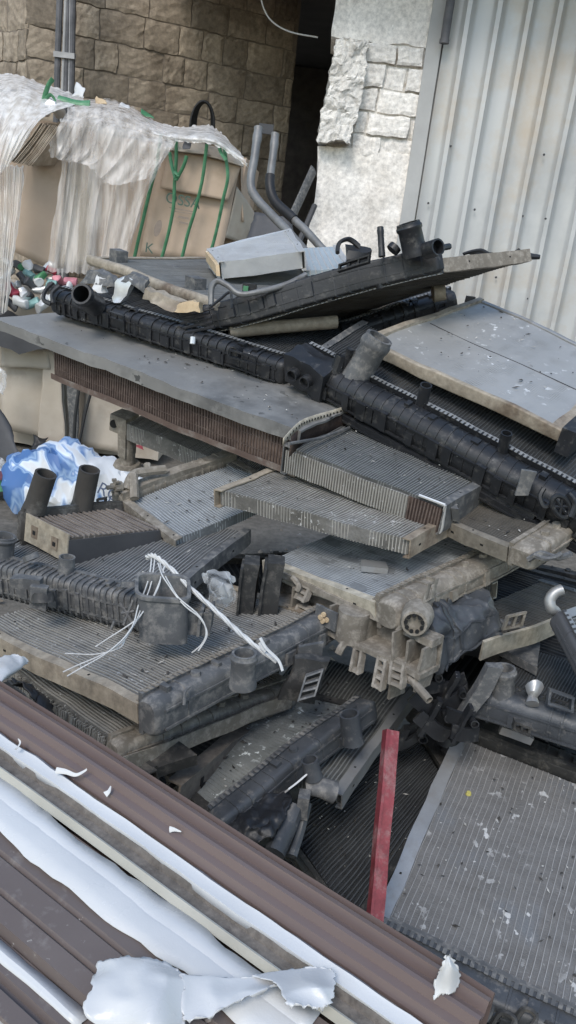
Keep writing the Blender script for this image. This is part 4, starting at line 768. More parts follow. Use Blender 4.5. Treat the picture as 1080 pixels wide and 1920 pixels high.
k = MB(); k.tube(crom([P(236, 918, 2.12), P(250, 890, 2.14), P(275, 884, 2.16), P(310, 880, 2.18)], 5), .012, 8); k.tube([P(250, 890, 2.13), P(252, 935, 2.1)], .012, 8); k.tube([P(278, 886, 2.16), P(276, 870, 2.17)], .01, 8); k.build('pipe_loop', TANP, parent=t21)
k = MB(); c = P(228, 912, 2.12); ax = V((-.8, -.6, 0)); k.tube([c, c+ax*.02], .014, 10)
for i in range(6): g = R(60*i); q = c+ax*.012+V((-.6*math.cos(g)*.018, .8*math.cos(g)*.018, math.sin(g)*.018)); k.tube([q, q+ax*.01], .005, 6)
k.tube([c, c+ax*.04], .006, 8); k.build('drain_cock', TANP, parent=t21)
f19, r19 = radiator('R19', 'radiator with a thick dusty tank of close vertical ribs and an open end box', (-62, 1062), (285, 1142), (160, 940), (1.86, 1.69, 2.24), None, T=.03, pitch=.009, core=K_GREY, tank1=dict(w=.062, h=(-.065, .014), k=.45, rib=.0152, rh=1.09, rw=.0055, mat=GRYP, hdr=0), rails=(1, 1), rail=GRYP, group=PG)
t19 = [o for o in r19.children if o.name.startswith('tank')][0]
b_ = f19.hit(0, 1048, .01); neck(t19, b_, aim(b_, UP, 6, 1004), .028, GRYP); b_ = f19.hit(123, 1078, .01); neck(t19, b_, aim(b_, UP, 126, 1044), .018, GRYP, bead=False)
k = MB(); k.tube([P(60, 1050, 1.8), P(56, 1040, 1.8)], .018, 10); k.build('boss', GRYP, parent=t19); k = MB(); k.tube([P(243, 1100, 1.69), P(243, 1090, 1.69)], [.02, .017], 10); k.build('bolt_boss', GRYP, parent=t19)
k = MB(); k.box(lambda a, b, c: P(55, 1086, 1.72)+V((a, c, b)), -.03, .03, -.012, .012, -.03, 0, 2, 2); k.box(lambda a, b, c: P(75, 1105, 1.70)+V((a, c, b)), -.016, .02, -.035, .012, -.02, 0, 2, 2); k.build('cable_bracket', GRYP, parent=t19, wob=[(.006, 20)])
k = MB()
for g in ((225, 1130, 250, 1170), (250, 1125, 232, 1172), (228, 1150, 252, 1146), (215, 1165, 208, 1180), (240, 1170, 246, 1186)): k.tube([P(g[0], g[1], 1.66), P(g[2], g[3], 1.66)], .0035, 6)
k.build('broken_ribs', GRYP, parent=t19)
# open box at its end
k = MB(); t_ = 1.60; c0, c1 = P(306, 1186, t_+.02), P(306, 1098, t_); ux = V((.97, .2, -.05)).normalized(); uy = V((-.2, .95, .2)).normalized(); ring = lambda c, w, h: [c+ux*b*w+uy*d*h for b, d in rr(-1, 1, -1, 1, .45, 4)]
rg = [ring(c0, .046, .034), ring(c0*.3+c1*.7, .049, .037), ring(c1*.93+c0*.07, .050, .038), ring(c1*.925+c0*.075, .054, .042), ring(c1, .0545, .0425), ring(c1, .0475, .0355), ring(c0*.6+c1*.4, .045, .034)]; n = len(rg[0])
k.add([p for r in rg for p in r], [(i*n+j, i*n+(j+1) % n, (i+1)*n+(j+1) % n, (i+1)*n+j) for i in range(len(rg)-1) for j in range(n)], 0, True); k.add(rg[0], [tuple(range(n))]); k.add(rg[-1], [tuple(range(n))])
k.build('end_box', GRYP, parent=t19, wob=[(.002, 14)])
k = MB(); k.box(lambda a, b, c: P(352, 1172, 1.62)+V((a, c, b)), 0, .045, -.02, .03, 0, .006, 2, 2); k.box(lambda a, b, c: P(372, 1172, 1.62)+V((a, c, b)), 0, .006, -.02, .03, -.01, .04, 1, 2); k.box(lambda a, b, c: P(390, 1168, 1.63)+V((a, c, b)), 0, .006, -.02, .03, -.01, .04, 1, 2); k.build('end_bracket', GRYP, parent=t19, wob=[(.004, 20)])
k = MB(); k.tube([P(80, 1110, 1.70), P(80, 1128, 1.70)], [.022, .027], 12); tag(k.build('rubber_mount', BLKD), 'dusty rubber mount under the close ribbed tank at the left', 'mount')
# dusty radiator in front
f18, r18 = radiator('R18', 'dusty ribbed radiator with tan front rail and grey tank with upright neck, under white twine', (300, 1342), (632, 1168), (-42, 1172), (1.43, 1.83, 1.745), None, T=.034, pitch=.0082, core=K_DUST, tank1=dict(w=.06, h=(-.05, .024), k=.8, mat=GRYP, hmat=TANP, wob=[(.0008, 14)]), rails=(1, 1), rail=TAN, group=PG, bend=.004)
t18 = [o for o in r18.children if o.name.startswith('tank')][0]
b_ = f18.hit(455, 1285, .018); neck(t18, b_, aim(b_, UP, 458, 1224), .023, GRYP)
k = MB(); k.tube(crom([P(345, 1322, 1.455), P(347, 1298, 1.46), P(356, 1288, 1.47)], 5), .003, 6); k.build('moulded_loop', GRYP, parent=t18)
k = MB(); a, b = P(548, 1228, 1.66), P(600, 1290, 1.66); k.box(lambda x, y, c: P(570, 1270, 1.68)+V((x*.9+y*.3, c, y)), -.035, .04, -.05, .045, -.01, .01, 4, 4); k.build('broken_bracket', BLKD, parent=t18, wob=[(.014, 20)])
ladder(t18, P(560, 1310, 1.645), P(575, 1262, 1.66), V((.035, .01, .012)), V((-.2, -1, .2)), 4, GRYP, .004)
k = MB(); k.box(lambda x, y, c: P(578, 1222, 1.70)+V((x, c, y+x*.35)), -.02, .028, -.02, .016, -.004, .006, 2, 2); k.build('holed_tab', GRYP, parent=t18, wob=[(.003, 20)])
f18b, r18b = radiator('R18b', 'radiator directly beneath the dusty ribbed one, torn dusty fins exposed along its side', (228, 1412), (560, 1292), (22, 1245), (1.50, 1.84, 1.76), None, T=.045, pitch=.008, core=K_DUST, tank1=dict(w=.055, h=(-.052, .008), k=.6, mat=TANP, hdr=0), rails=(0, 1), rail=TANP, group=PG, bend=.008)
k = MB()
for i in range(90):
    b = .06+(f18b.V-.07)*i/90; a = -.003+random.uniform(-.004, .004); k.box(f18b, a, a+.006, b, b+.0022, -.042+random.uniform(0, .008), -.003-random.uniform(0, .008), 1, 1)
k.build('torn_fins', mat('dust_caked_fins', (.2, .19, .17), (.36, .35, .325), 25, .85, .1, .4, 90, fine=5), parent=r18b, wob=[(.008, 4), (.003, 60)])
k = MB(); a, b = P(212, 1428, 1.47), P(548, 1300, 1.80); d_ = b-a; k.box(lambda x, y, c: a+d_*x+V((-.35, 1, .0))*y+V((0, 0, 1))*c, 0, 1, 0, .06, -.034, -.03, 16, 2); k.box(lambda x, y, c: a+d_*x+V((-.35, 1, .0))*y+V((0, 0, 1))*c, 0, 1, -.003, 0, -.034, .0, 16, 2)
tag(k.build('tan_tray', TANP, wob=[(.005, 9)]), 'long tan metal tray edge under the two stacked radiators left of centre', 'tray')
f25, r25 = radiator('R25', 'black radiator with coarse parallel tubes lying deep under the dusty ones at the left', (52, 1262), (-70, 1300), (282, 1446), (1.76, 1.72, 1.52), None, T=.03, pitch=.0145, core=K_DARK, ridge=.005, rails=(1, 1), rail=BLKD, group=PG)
k = MB(); k.box(f25, -.09, -.005, .0, f25.V, -.03, .0, 3, 12); k.box(f25, -.012, -.004, 0, f25.V, .0, .006, 1, 12); tag(k.build('dark_cover', BLKD, wob=[(.006, 8)]), 'dark cover plate beside the black radiator with coarse tubes at the left', 'cover')
k = sheet([[P(x, y, t) for x, y, t in r] for r in ([(20, 1275, 1.53), (50, 1282, 1.53), (80, 1310, 1.51), (105, 1340, 1.49)], [(25, 1290, 1.49), (55, 1300, 1.48), (80, 1325, 1.47), (100, 1350, 1.46)])], 24, 10, .012, 30, 0, 60, .006)
tag(k.build('rubber_strip', RUBBER, keep=True, solid=.003), 'torn black rubber strip beside the brown profile at the left', 'rubber strip')
k = MB(); a, b = P(332, 1492, 1.58), P(472, 1376, 1.82); d_ = b-a; n_ = V((d_.y, -d_.x, 0)).normalized(); fz = lambda x, y, c: a+d_*x+V((0, 0, 1))*y+n_*c
rz = root('slotted_plate', 'brown slotted steel plate standing on edge beneath the stacked radiators in the centre', 'plate', at(a)); k.box(fz, 0, 1, -.045, .02, 0, .004, 16, 3); k.box(fz, 0, 1, .02, .024, -.025, .006, 16, 1); k.build('plate', mat('dull_brown_plate', (.14, .118, .098), (.22, .19, .16), 8, .7, .1, .3, 60, fine=7), parent=rz, wob=[(.004, 10)])
k = MB()
for x in (.28, .72):
    k = MB(); k.box(fz, x-.018, x+.018, -.018, .0, .004, .0055); k.box(fz, x-.002, x+.05, -.03, -.017, .004, .0052); k.build('slot_shade', HOLE_INK, parent=rz, wob=[(.004, 10)])  # slot shade painted as raised dark boxes
k = MB()
for i in range(3): k.tube([a+V((-.02-.012*i, .02, -.012*i)), b+V((-.03-.012*i, .02, -.012*i))], .006, 6)
tag(k.build('black_hoses', RUBBER, wob=[(.005, 9)]), 'bundle of thin black hoses behind the brown slotted plate', 'hose')
# centre bottom ----------------------------------------------------
f23b, r23b = radiator('R23b', 'sooty radiator with silvery scratched tubes sloping down the middle of the pile', (408, 1402), (640, 1486), (565, 1218), (1.79, 1.675, 2.13), (782, 1290), T=.03, pitch=.0088, core=K_SOOT, ridge=.003, rails=(0, 1), rail=ALU, group=PG, bend=.005)
mSm = mat('wet_grey_smear', (.12, .13, .127), (.24, .25, .245), 9, .35, 0, .7, 35, c3=(.09, .096, .095), specks=((.6, .64, .64), 60, .58))
f23, r23 = radiator('R23a', 'radiator smeared with grey green paste, its dark tank with two short upright necks', (425, 1552), (705, 1326), (318, 1452), (1.55, 1.80, 1.70), (560, 1300), T=.03, pitch=.009, core=[mSm, mSm], ridge=.0012, tank1=dict(w=.06, h=(-.04, .022), k=.4, mat=BLUP, hmat=GRYP, wob=[(.001, 16)]), rails=(1, 1), rail=BLKD, group=PG)
t23 = [o for o in r23.children if o.name.startswith('tank')][0]
b_ = f23.hit(662, 1392, .01); neck(t23, b_, aim(b_, UP, 655, 1338), .021, BLUP, bead=False); b_ = f23.hit(588, 1458, .01); neck(t23, b_, aim(b_, UP, 580, 1424), .017, BLUP, bead=False)
k = MB(); p = P(558, 1466, 1.60); e = (f23.B-f23.A).normalized(); k.box(lambda x, y, c: p+e*x+V((.3, -.5, .8)).normalized()*y+V((.3, -.7, -.5))*c, -.03, .032, -.011, .011, -.002, .002, 4, 2); k.build('sticker', PAPER, parent=t23, wob=[(.002, 20)])
k = MB()
for x, w in ((-.022, .004), (-.012, .008), (.004, .003), (.014, .007)): k.box(lambda a, y, c: p+e*a+V((.3, -.5, .8)).normalized()*y+V((.3, -.7, -.5))*c, x, x+w, -.007, .007, .0022, .003)
k.build('sticker_print', HOLE_INK, parent=t23, wob=[(.002, 20)])
k = MB(); q = P(600, 1486, 1.62); k.tube([q+V((-.03, 0, .008)), q+V((.0, 0, .012)), q+V((.03, 0, .004))], [.014, .02, .024], 14, hollow=.4, flat_=.8); k.box(lambda x, y, c: P(568, 1500, 1.6)+V((x, c, y)), -.01, .012, -.03, .02, -.02, .01, 2, 3); k.build('saddle_bracket', GRYP, parent=t23, wob=[(.004, 20)])
k = sheet([[P(x, y, t) for x, y, t in r] for r in ([(425, 1552, 1.55), (465, 1522, 1.57), (505, 1492, 1.60), (545, 1470, 1.62)], [(440, 1575, 1.53), (480, 1545, 1.54), (515, 1525, 1.56), (548, 1505, 1.58)], [(470, 1595, 1.52), (500, 1570, 1.52), (520, 1560, 1.54), (540, 1540, 1.55)])], 30, 20, .012, 24, 0, 60, .008)
tag(k.build('torn_seal', BLK, keep=True, solid=.002), 'torn crumpled black rubber sheet hanging below the smeared tank', 'seal')
k = MB(); k.tube(crom([P(552, 1508, 1.60), P(535, 1550, 1.58), P(515, 1600, 1.54)], 6), .02, 10); k.tube(crom([P(575, 1505, 1.62), P(560, 1560, 1.60), P(545, 1605, 1.57)], 6), .012, 8); tag(k.build('black_hose', BLUP, wob=[(.004, 14)]), 'dark hose running down behind the brown profile below the sticker', 'hose')
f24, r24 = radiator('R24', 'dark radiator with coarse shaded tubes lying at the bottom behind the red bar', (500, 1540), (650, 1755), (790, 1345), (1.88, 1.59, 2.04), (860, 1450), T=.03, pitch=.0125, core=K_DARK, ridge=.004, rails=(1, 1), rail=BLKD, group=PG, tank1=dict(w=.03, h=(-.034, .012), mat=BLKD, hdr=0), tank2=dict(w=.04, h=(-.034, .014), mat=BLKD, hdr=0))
k = MB(); k.tube([P(838, 1398, 1.86), P(842, 1382, 1.86)], .026, 14, hollow=.5); k.tube(crom([P(838, 1398, 1.87), P(852, 1420, 1.86), P(866, 1450, 1.85)], 4), .02, 10); tag(k.build('hose_elbow', RUBBER), 'black open hose elbow between the dark radiator and the speckled foreground one', 'hose')
# black plastic junk by the right side
for i, (x, y, t_, sx, sz, lab) in enumerate(((800, 1262, 1.76, .04, .04, 'black broken connector hanging beside the tan peg'), (845, 1290, 1.76, .05, .05, 'dusty black bracket with two lobes, left of the lower right tank'), (812, 1335, 1.74, .05, .05, 'dusty black clamp shape, above the red bar and right of it'), (868, 1345, 1.70, .035, .05, 'dark curved bracket below the left end of the lower right tank'), (760, 1375, 1.84, .07, .03, 'dark hose bracket behind the top of the red bar'))):
    k = MB(); c = P(x, y, t_); tw_ = .6*math.sin(i*2.1)
    for g in range(2): k.box(lambda a, b, d: c+V((a*math.cos(tw_)-b*math.sin(tw_), d-.02*g+a*a*9, a*math.sin(tw_)+b*math.cos(tw_)-g*sz*.5)), -sx*(1-.3*g), sx*(.8+.2*g), -sz*.35, sz*.3, -.004, .004, 6, 3)
    k.box(lambda a, b, d: c+V((a+b*.3, d-.012, b)), -sx*.2, sx*.0, -sz, sz*.8, -.012, .012, 2, 5); k.tube([c+V((sx*.5, .0, 0)), c+V((sx*.5, -.03, .006))], .009, 12, hollow=.5)
    tag(k.build('plastic_bracket', BLK, wob=[(.007, 12), (.002, 45)]), lab, 'bracket', 'broken black brackets')
# lower right ------------------------------------------------------
f16, r16 = radiator('R16', 'dark radiator at the right edge with smooth blue black tank and crushed clear fitting', (884, 1324), (1135, 1398), (965, 1212), (1.745, 1.63, 2.02), None, T=.03, pitch=.007, core=K_DARK, tank1=dict(w=.065, h=(-.04, .034), k=.9, mat=BLUP, hdr=1, hmat=BLKD), rails=(1, 1), rail=BLKD, group=PG)
t16 = [o for o in r16.children if o.name.startswith('tank')][0]
b_ = f16.hit(940, 1308, .02); neck(t16, b_, aim(b_, UP, 944, 1252), .026, GRYP); k = MB(); k.box(lambda a, b, c: P(893, 1300, 1.72)+V((a+b*.32, c, b)), -.012, .02, -.06, .07, -.012, .012, 2, 6); k.build('end_flange', GRYP, parent=t16, wob=[(.005, 16)])
k = MB(); k.tube([P(999, 1322, 1.68), P(1000, 1304, 1.69), P(1002, 1296, 1.69), P(1002, 1284, 1.70)], [.014, .008, .013, .016], 10, hollow=.3); k.build('crushed_fitting', ALU, parent=t16, wob=[(.006, 40)])
ladder(t16, P(1022, 1318, 1.68), P(1070, 1334, 1.65), V((0, .012, .03)), V((0, -1, .3)), 2, BLUP, .005, 'handle')
ladder(t16, P(958, 1360, 1.68), P(990, 1372, 1.66), V((0, 0, .022)), V((0, -1, 0)), 3, BLKD, .005, 'clip')
f17, r17 = radiator('R17', 'large lower right radiator, brown grey core with white paint spatter and fine light lines', (686, 1764), (1132, 1990), (872, 1350), (1.475, 1.325, 1.91), None, T=.03, pitch=.0118, tw=.05, jit=.35, core=K_SPLAT, ridge=.0012, tank1=dict(w=.062, h=(-.05, .006), k=.5, mat=BLUP, hmat=GRYP, hc=.004), tank2=dict(w=.055, h=(-.03, .03), k=.6, mat=BLKD, hdr=0), rails=(.022, 1), rail=ALU, railc=.007, group=PG, bend=.004)
t17 = [o for o in r17.children if o.name.startswith('tank')]
p = P(968, 1378, 1.74); e = (f17.B-f17.A).normalized(); k = MB(); k.box(lambda x, y, c: p+e*x+V((0, -.35, .93))*y+V((0, -.93, -.35))*c, -.034, .034, -.012, .012, -.008, .003, 3, 2); k.build('pale_label', ALU, parent=t17[1], wob=[(.002, 20)])
k = MB()
for x, y in ((900, 1880), (940, 1905), (980, 1900), (1020, 1925)): k.tube(crom([P(x-20, y+20, 1.37), P(x, y-8, 1.37), P(x+24, y+6, 1.36), P(x+10, y+30, 1.35)], 5), .005, 6)
k.build('moulded_clips', BLKD, parent=t17[0], wob=[(.004, 20)])
k = MB(); c = f17.hit(878, 1488, .001); k.tube([c, c+f17.n*.004], [.007, .005], 9); tag(k.build('yellow_leaf', flat('yellow_leaf', (.38, .34, .1), .7), wob=[(.002, 60)]), 'tiny yellow leaf on the core of the large foreground radiator', 'leaf')
# red angle bar
a, b = P(698, 1730, 1.40), P(730, 1368, 1.52); ax = (b-a); L = ax.length; ax.normalize(); e1 = V((1, .25, 0)); e1 = (e1-ax*e1.dot(ax)).normalized(); e2 = ax.cross(e1); e2 = e2 if e2.y > 0 else -e2
fr_ = lambda p, q, c: a+ax*p+e1*q+e2*c
k = MB(); k.box(fr_, -.12, L, 0, .020, 0, .004, 14, 2); k.box(fr_, -.12, L, -.0055, -.0005, -.003, .02, 14, 1); k.box(fr_, L-.002, L+.001, .002, .019, .0045, .019, 1, 1)
tag(k.build('angle_bar', DRED, at(fr_(-.12, 0, 0)), wob=[(.002, 8), (.0008, 40)]), 'red painted steel angle bar standing upright in the foreground', 'bar')
# dark uprights right of the clear bag
k = MB()
for x0 in (448, 492):
    p = P(x0, 1148, 1.88); k.box(lambda a, b, c: p+V((a, c, b)), 0, .035, 0, .13, -.02, .03, 2, 6); k.box(lambda a, b, c: p+V((a, c, b)), -.006, .0, 0, .12, -.03, .03, 1, 6)
k.box(lambda a, b, c: P(468, 1150, 1.9)+V((a, c, b)), -.02, .08, -.03, .0, -.02, .02, 2, 2)
for y in (1082, 1096, 1110): p = P(452, y, 1.875); k.box(lambda a, b, c: p+V((a, c, b)), -.004, .012, -.004, .004, -.022, -.018)
tag(k.build('plastic_bracket', BLKD, wob=[(.005, 14)]), 'dark upright plastic bracket with slots, left of the tan fan frame', 'bracket', 'broken black brackets')
k = sheet([[P(x, y, t) for x, y, t in r] for r in ([(380, 1080, 1.74), (398, 1070, 1.70), (420, 1072, 1.70), (436, 1088, 1.74)], [(384, 1100, 1.68), (400, 1095, 1.64), (418, 1098, 1.64), (440, 1108, 1.70)], [(392, 1120, 1.70), (404, 1128, 1.66), (420, 1126, 1.66), (438, 1128, 1.70)], [(402, 1134, 1.72), (412, 1140, 1.72), (422, 1140, 1.72), (432, 1138, 1.72)])], 24, 24, .02, 22)
tag(k.build('crumpled_plastic', CLEAR, keep=True), 'scrap of crumpled clear plastic on the core behind the white twine', 'plastic')
# white twine
def twine(nm, pts, r, label, n=9, tw=0):
    c = crom([P(*q) for q in pts], n); k = MB()
    if tw:
        for s in (0, 2.1, 4.2): k.tube([p+V((math.cos(i*.55+s), .6, math.sin(i*.55+s)))*tw*(1-.4*i/len(c)) for i, p in enumerate(c)], r, 6)
    else: k.tube(c, r, 6)
    return tag(k.build(nm, WIREW, wob=[(.002, 18)]), label, 'twine', 'white twine over the dusty radiators')
twine('white_twine', [(276, 1046, 1.70), (288, 1043, 1.68), (310, 1058, 1.67), (360, 1105, 1.62), (420, 1160, 1.58), (470, 1205, 1.52), (520, 1240, 1.50)], .0028, 'thick twisted white twine running from the heater core down to the hose neck', 9, .0034)
for i, q in enumerate(([(284, 1048, 1.68), (280, 1080, 1.64), (262, 1130, 1.58), (244, 1180, 1.53), (200, 1225, 1.50), (125, 1268, 1.47)], [(290, 1050, 1.68), (284, 1090, 1.63), (266, 1140, 1.58), (250, 1172, 1.54), (215, 1215, 1.51), (118, 1260, 1.48)], [(300, 1056, 1.67), (300, 1090, 1.62), (278, 1135, 1.58), (240, 1185, 1.54), (225, 1214, 1.52), (182, 1226, 1.53), (122, 1226, 1.55)], [(308, 1062, 1.66), (296, 1098, 1.62), (270, 1148, 1.58), (232, 1178, 1.56), (180, 1212, 1.56)])):
    twine('white_twine', q, .0014, ('strand of white twine ending lowest over the tan front rail', 'strand of white twine ending on the tan front rail just above the lowest strand', 'strand of white twine with a flat tail across the ribbed core', 'strand of white twine ending short on the ribbed core')[i])
for i, q in enumerate(([(296, 1056, 1.67), (310, 1090, 1.60), (345, 1135, 1.57), (375, 1160, 1.57), (388, 1190, 1.57), (372, 1220, 1.57)], [(300, 1060, 1.67), (330, 1115, 1.58), (372, 1154, 1.57), (386, 1182, 1.57), (380, 1205, 1.57), (360, 1224, 1.58)])):
    twine('white_twine', q, .0014, ('looping strand of white twine curling past the open end box', 'second looping strand of white twine with the shorter hook')[i])
k = MB(); k.tube(crom([P(x, y, 1.49) for x, y in ((488, 1196), (500, 1216), (522, 1238), (530, 1258))], 5), .003, 6, flat_=.4); k.tube(crom([P(x, y, 1.50) for x, y in ((486, 1205), (498, 1222))], 5), .003, 6, flat_=.4); tag(k.build('frayed_twine', WIREW), 'frayed tip of the white twine beside the hose neck', 'twine')
# loose chips of fin, dirt and plastic scattered over the upper faces
for nm, m, cnt, sz in (('grit', mat('pale_grit', (.3, .29, .27), (.45, .44, .42), 30, .9, 0, 0), 420, .0035), ('debris', mat('dark_grit', (.03, .028, .026), (.08, .075, .07), 30, .9, 0, 0), 420, .005)):
    k = MB(); FRAMES['R5'] = f5
    for i in range(cnt):
        f = FRAMES[random.choice(('R18', 'R18', 'R18', 'R11', 'R17', 'R17', 'R8', 'R5', 'R5', 'R23b', 'R10', 'R6', 'R19', 'R28', 'R21', 'R24', 'R23a'))]
        c = f(f.U*random.uniform(.06, .97), f.V*random.uniform(.15, .95), .0045); u = V((random.uniform(-1, 1), random.uniform(-1, 1), random.uniform(-.3, .3))).normalized(); w = f.n.cross(u).normalized(); s = sz*random.uniform(.3, 1.1); l = random.choice((1, 1, 1.6, 2.6))
        vs = [c+u*s*l, c+w*s*.7, c-u*s*l*.8, c-w*s*.6, c+f.n*s*.6]; k.add(vs, [(0, 1, 4), (1, 2, 4), (2, 3, 4), (3, 0, 4), (0, 3, 2, 1)])
    tag(k.build(nm, m, flat=True), 'loose pale grit over the pile' if nm == 'grit' else 'loose dark debris over the pile', None, kind='stuff')
k = MB()
for i in range(500):
    c = V((random.uniform(-2.2, 1.6), random.uniform(1.2, 5.0), .012+.03*0)); s = random.uniform(.004, .02); k.add([c+V((s, 0, 0)), c+V((0, s*.8, 0)), c+V((-s*.8, 0, 0)), c+V((0, -s, 0)), c+V((0, 0, s*.8))], [(0, 1, 4), (1, 2, 4), (2, 3, 4), (3, 0, 4), (0, 3, 2, 1)])
tag(k.build('gravel', MORT, flat=True), 'loose gravel on the yard ground', None, kind='stuff')
# filler radiators added under the pile to block light through its gaps
fb, rb = radiator('fill', 'dark dusty filler radiator added deep in the pile to block light', (560, 960), (900, 1060), (640, 860), (2.6, 2.4, 2.9), None, T=.05, core=K_BLACK, tank1=dict(w=.06, mat=BLKD, hdr=0), tank2=dict(w=.06, mat=BLKD, hdr=0), rails=(1, 1), rail=BLKD, group='filler radiators added under the pile', pitch=.02)
def dup(o, M, par=None):
    c = o.copy(); COL.objects.link(c)
    if par is None: c.matrix_world = M
    else: c.parent = par
    for ch in list(o.children): dup(ch, None, c)
    return c
for loc, rz, tilt in (((-.15, 2.05, .55), 20, 6), ((.35, 1.75, .55), -30, 4), ((.2, 2.2, .8), 10, -5), ((-.45, 1.75, .42), 35, 5), ((.75, 2.1, .62), -12, 8), ((-.1, 1.62, .25), 60, 0), ((.45, 1.5, .18), 15, 4), ((.1, 1.25, .2), -20, 3), ((.9, 1.6, .3), 40, 5), ((-.35, 1.4, .2), -35, 2), ((.4, 2.5, 1.0), 25, 5), ((-.2, 2.45, .9), -15, -4), ((.8, 1.75, .68), 70, 3)):
    dup(rb, Matrix.Translation(loc) @ Matrix.Rotation(R(rz), 4, 'Z') @ Matrix.Rotation(R(tilt), 4, 'X'))
rb.matrix_world = Matrix.Translation((0, 2.3, .45)) @ Matrix.Rotation(.4, 4, 'Z')

# ------------------------------------------------------------------ brown profiles in the foreground
A_, B_ = P(-80, 1239, 1.22), P(925, 1878, .80); dd = (B_-A_); LL = dd.length; dd.normalize()
nn_ = V((0, 0, 1))-dd*dd.z; nn_.normalize(); bb = nn_.cross(dd); bb = bb if bb.y < 0 else -bb
def sb(x, y, c=0): # length and width of the stack's surface under a pixel
    h = PL(x, y, A_+nn_*c, nn_)-A_; return h.dot(dd), h.dot(bb)
fs = lambda a, b, c: A_+dd*a+bb*b+nn_*c
bx = lambda y, c=0: sb(0, y, c)[1]
ML = Matrix(((dd.x, bb.x, nn_.x, A_.x), (dd.y, bb.y, nn_.y, A_.y), (dd.z, bb.z, nn_.z, A_.z), (0, 0, 0, 1)))
if ML.determinant() < 0: ML = Matrix(((dd.x, -bb.x, nn_.x, A_.x), (dd.y, -bb.y, nn_.y, A_.y), (dd.z, -bb.z, nn_.z, A_.z), (0, 0, 0, 1)))
def strip(nm, prof, a0, a1, m, par=None, label=None, cat=None, sol=.0012, na=30, wob=None, grp=None, edge=None):
    k = MB(); rows = []
    for i in range(na+1):
        a = a0+(a1-a0)*i/na; r = []
        for j, (b, c) in enumerate(prof):
            e = 0
            if edge and j in (0, len(prof)-1): e = edge*noise.noise(V((a*9+j, j*3.3, 1.7)))+edge*.5*noise.noise(V((a*31+j, j, 4)))
            r.append(fs(a, b+e, c))
        rows.append(r)
    k.grid(rows, 0, False)
    o = k.build(nm, m, ML, par, wob=wob, solid=sol, keep=True, flat=not nm.startswith('film'))
    return tag(o, label, cat, grp) if label else o
a0 = -.3; aend = sb(925, 1878)[0]
b1, b2, b3, b4 = bx(1290), bx(1312), bx(1352), bx(1366)
SGp = 'brown coated steel profiles'
rp1 = root('steel_profile', 'topmost brown coated steel profile with stepped lips, nearest the radiators', 'profile', ML, SGp)
strip('channel', [(b1-.004, -.09), (b1-.003, -.012), (b1, .012), (b1+.005, .017), (b1+.007, .007), (b1+.011, .007), (b1+.013, .017), (b2+.002, .019), (b2+.006, .007), (b3-.014, .009), (b3-.011, .017), (b3-.006, .017), (b3-.003, .007), (b4-.004, .006), (b4, -.004), (b4+.001, -.05)], a0, aend, BROWN, rp1, wob=[(.0025, 4)], na=40)
a2 = sb(892, 1922)[0]
rp2 = root('steel_profile', 'narrow grey profile with cream edge and strip of white film, second from the radiators', 'profile', ML, SGp)
c0, c1, c2, c3 = bx(1366), bx(1402), bx(1437), bx(1446)
strip('channel', [(c0, -.05), (c0+.002, -.006), (c1, -.004), (c1+.003, -.012), (c2-.002, -.012)], a0, a2, GRBR, rp2, wob=[(.0025, 4)])
strip('cream_edge', [(c2-.003, -.013), (c2, -.002), (c3-.003, -.001), (c3, -.012)], a0, a2+.03, CREAM, rp2, wob=[(.0025, 4)])
strip('film_strip', [(c0+.004, -.0035), (c0+.009, .001), ((c0+c1)/2, -.0006), (c1-.001, -.0008), (c1+.001, -.008)], a0, a2-.003, FILMW, rp2, wob=[(.0025, 4), (.0016, 30)], edge=.003, sol=.0006, na=70)
rp3 = root('steel_sheet', 'wide dirty brown steel sheet half covered by a broad band of torn white film', 'steel sheet', ML, SGp)
d0, d1, d2, d3, d4 = bx(1446), bx(1548), bx(1580), bx(1650), bx(1712)
strip('sheet', [(d0, -.03), (d0+.003, -.013), (d0+.02, -.012), (d0+.023, -.016), (d1-.002, -.016), (d2-.004, -.016), (d2-.001, -.021), (d2+.003, -.016), (d3-.004, -.016), (d3-.001, -.021), (d3+.003, -.016), (d4-.003, -.017), (d4, -.045)], a0, LL*1.1, BROWND, rp3, wob=[(.003, 4)], na=40)
a3 = sb(640, 1840)[0]
strip('film_band', [(d0+.001, -.0115), (d0+.02, -.0095), (d0+.026, -.012), ((d0+d1)/2-.01, -.0128), ((d0+d1)/2, -.0105), ((d0+d1)/2+.012, -.0128), (d1, -.0125)], a0, a3, FILMW, rp3, wob=[(.003, 4), (.0022, 16), (.001, 60)], edge=.009, sol=.0006, na=90)
rp4 = root('steel_profile', 'lower brown profile with a narrow white film strip, at the bottom left corner', 'profile', ML, SGp)
g0, g1, g2, g3 = bx(1712), bx(1722), bx(1760), bx(1800)
strip('channel', [(g0-.006, -.06), (g0, -.03), (g2+.006, -.03), (g2+.009, -.038), (g3, -.038), (g3+.003, -.03), (g3+.02, -.03), (g3+.023, -.04)], a0, LL, BROWND, rp4, wob=[(.003, 4)])
strip('film_strip', [(g1-.002, -.0285), (g1+.008, -.026), (g2-.004, -.0275), (g2, -.029)], a0, sb(175, 1862)[0], FILMW, rp4, wob=[(.003, 4), (.0015, 26)], edge=.003, sol=.0006, na=50)
rp5 = root('steel_profile', 'grey brown profile with a cream edge at the very bottom left corner', 'profile', ML, SGp)
h0, h1 = bx(1822), bx(1868)
strip('channel', [(h0-.012, -.07), (h0-.008, -.036), (h1-.01, -.036), (h1-.006, -.05)], a0, LL, GRBR, rp5, wob=[(.003, 4)])
strip('cream_edge', [(h1-.006, -.052), (h1-.003, -.034), (h1+.05, -.034), (h1+.055, -.06)], a0, LL, CREAM, rp5, wob=[(.003, 4)])
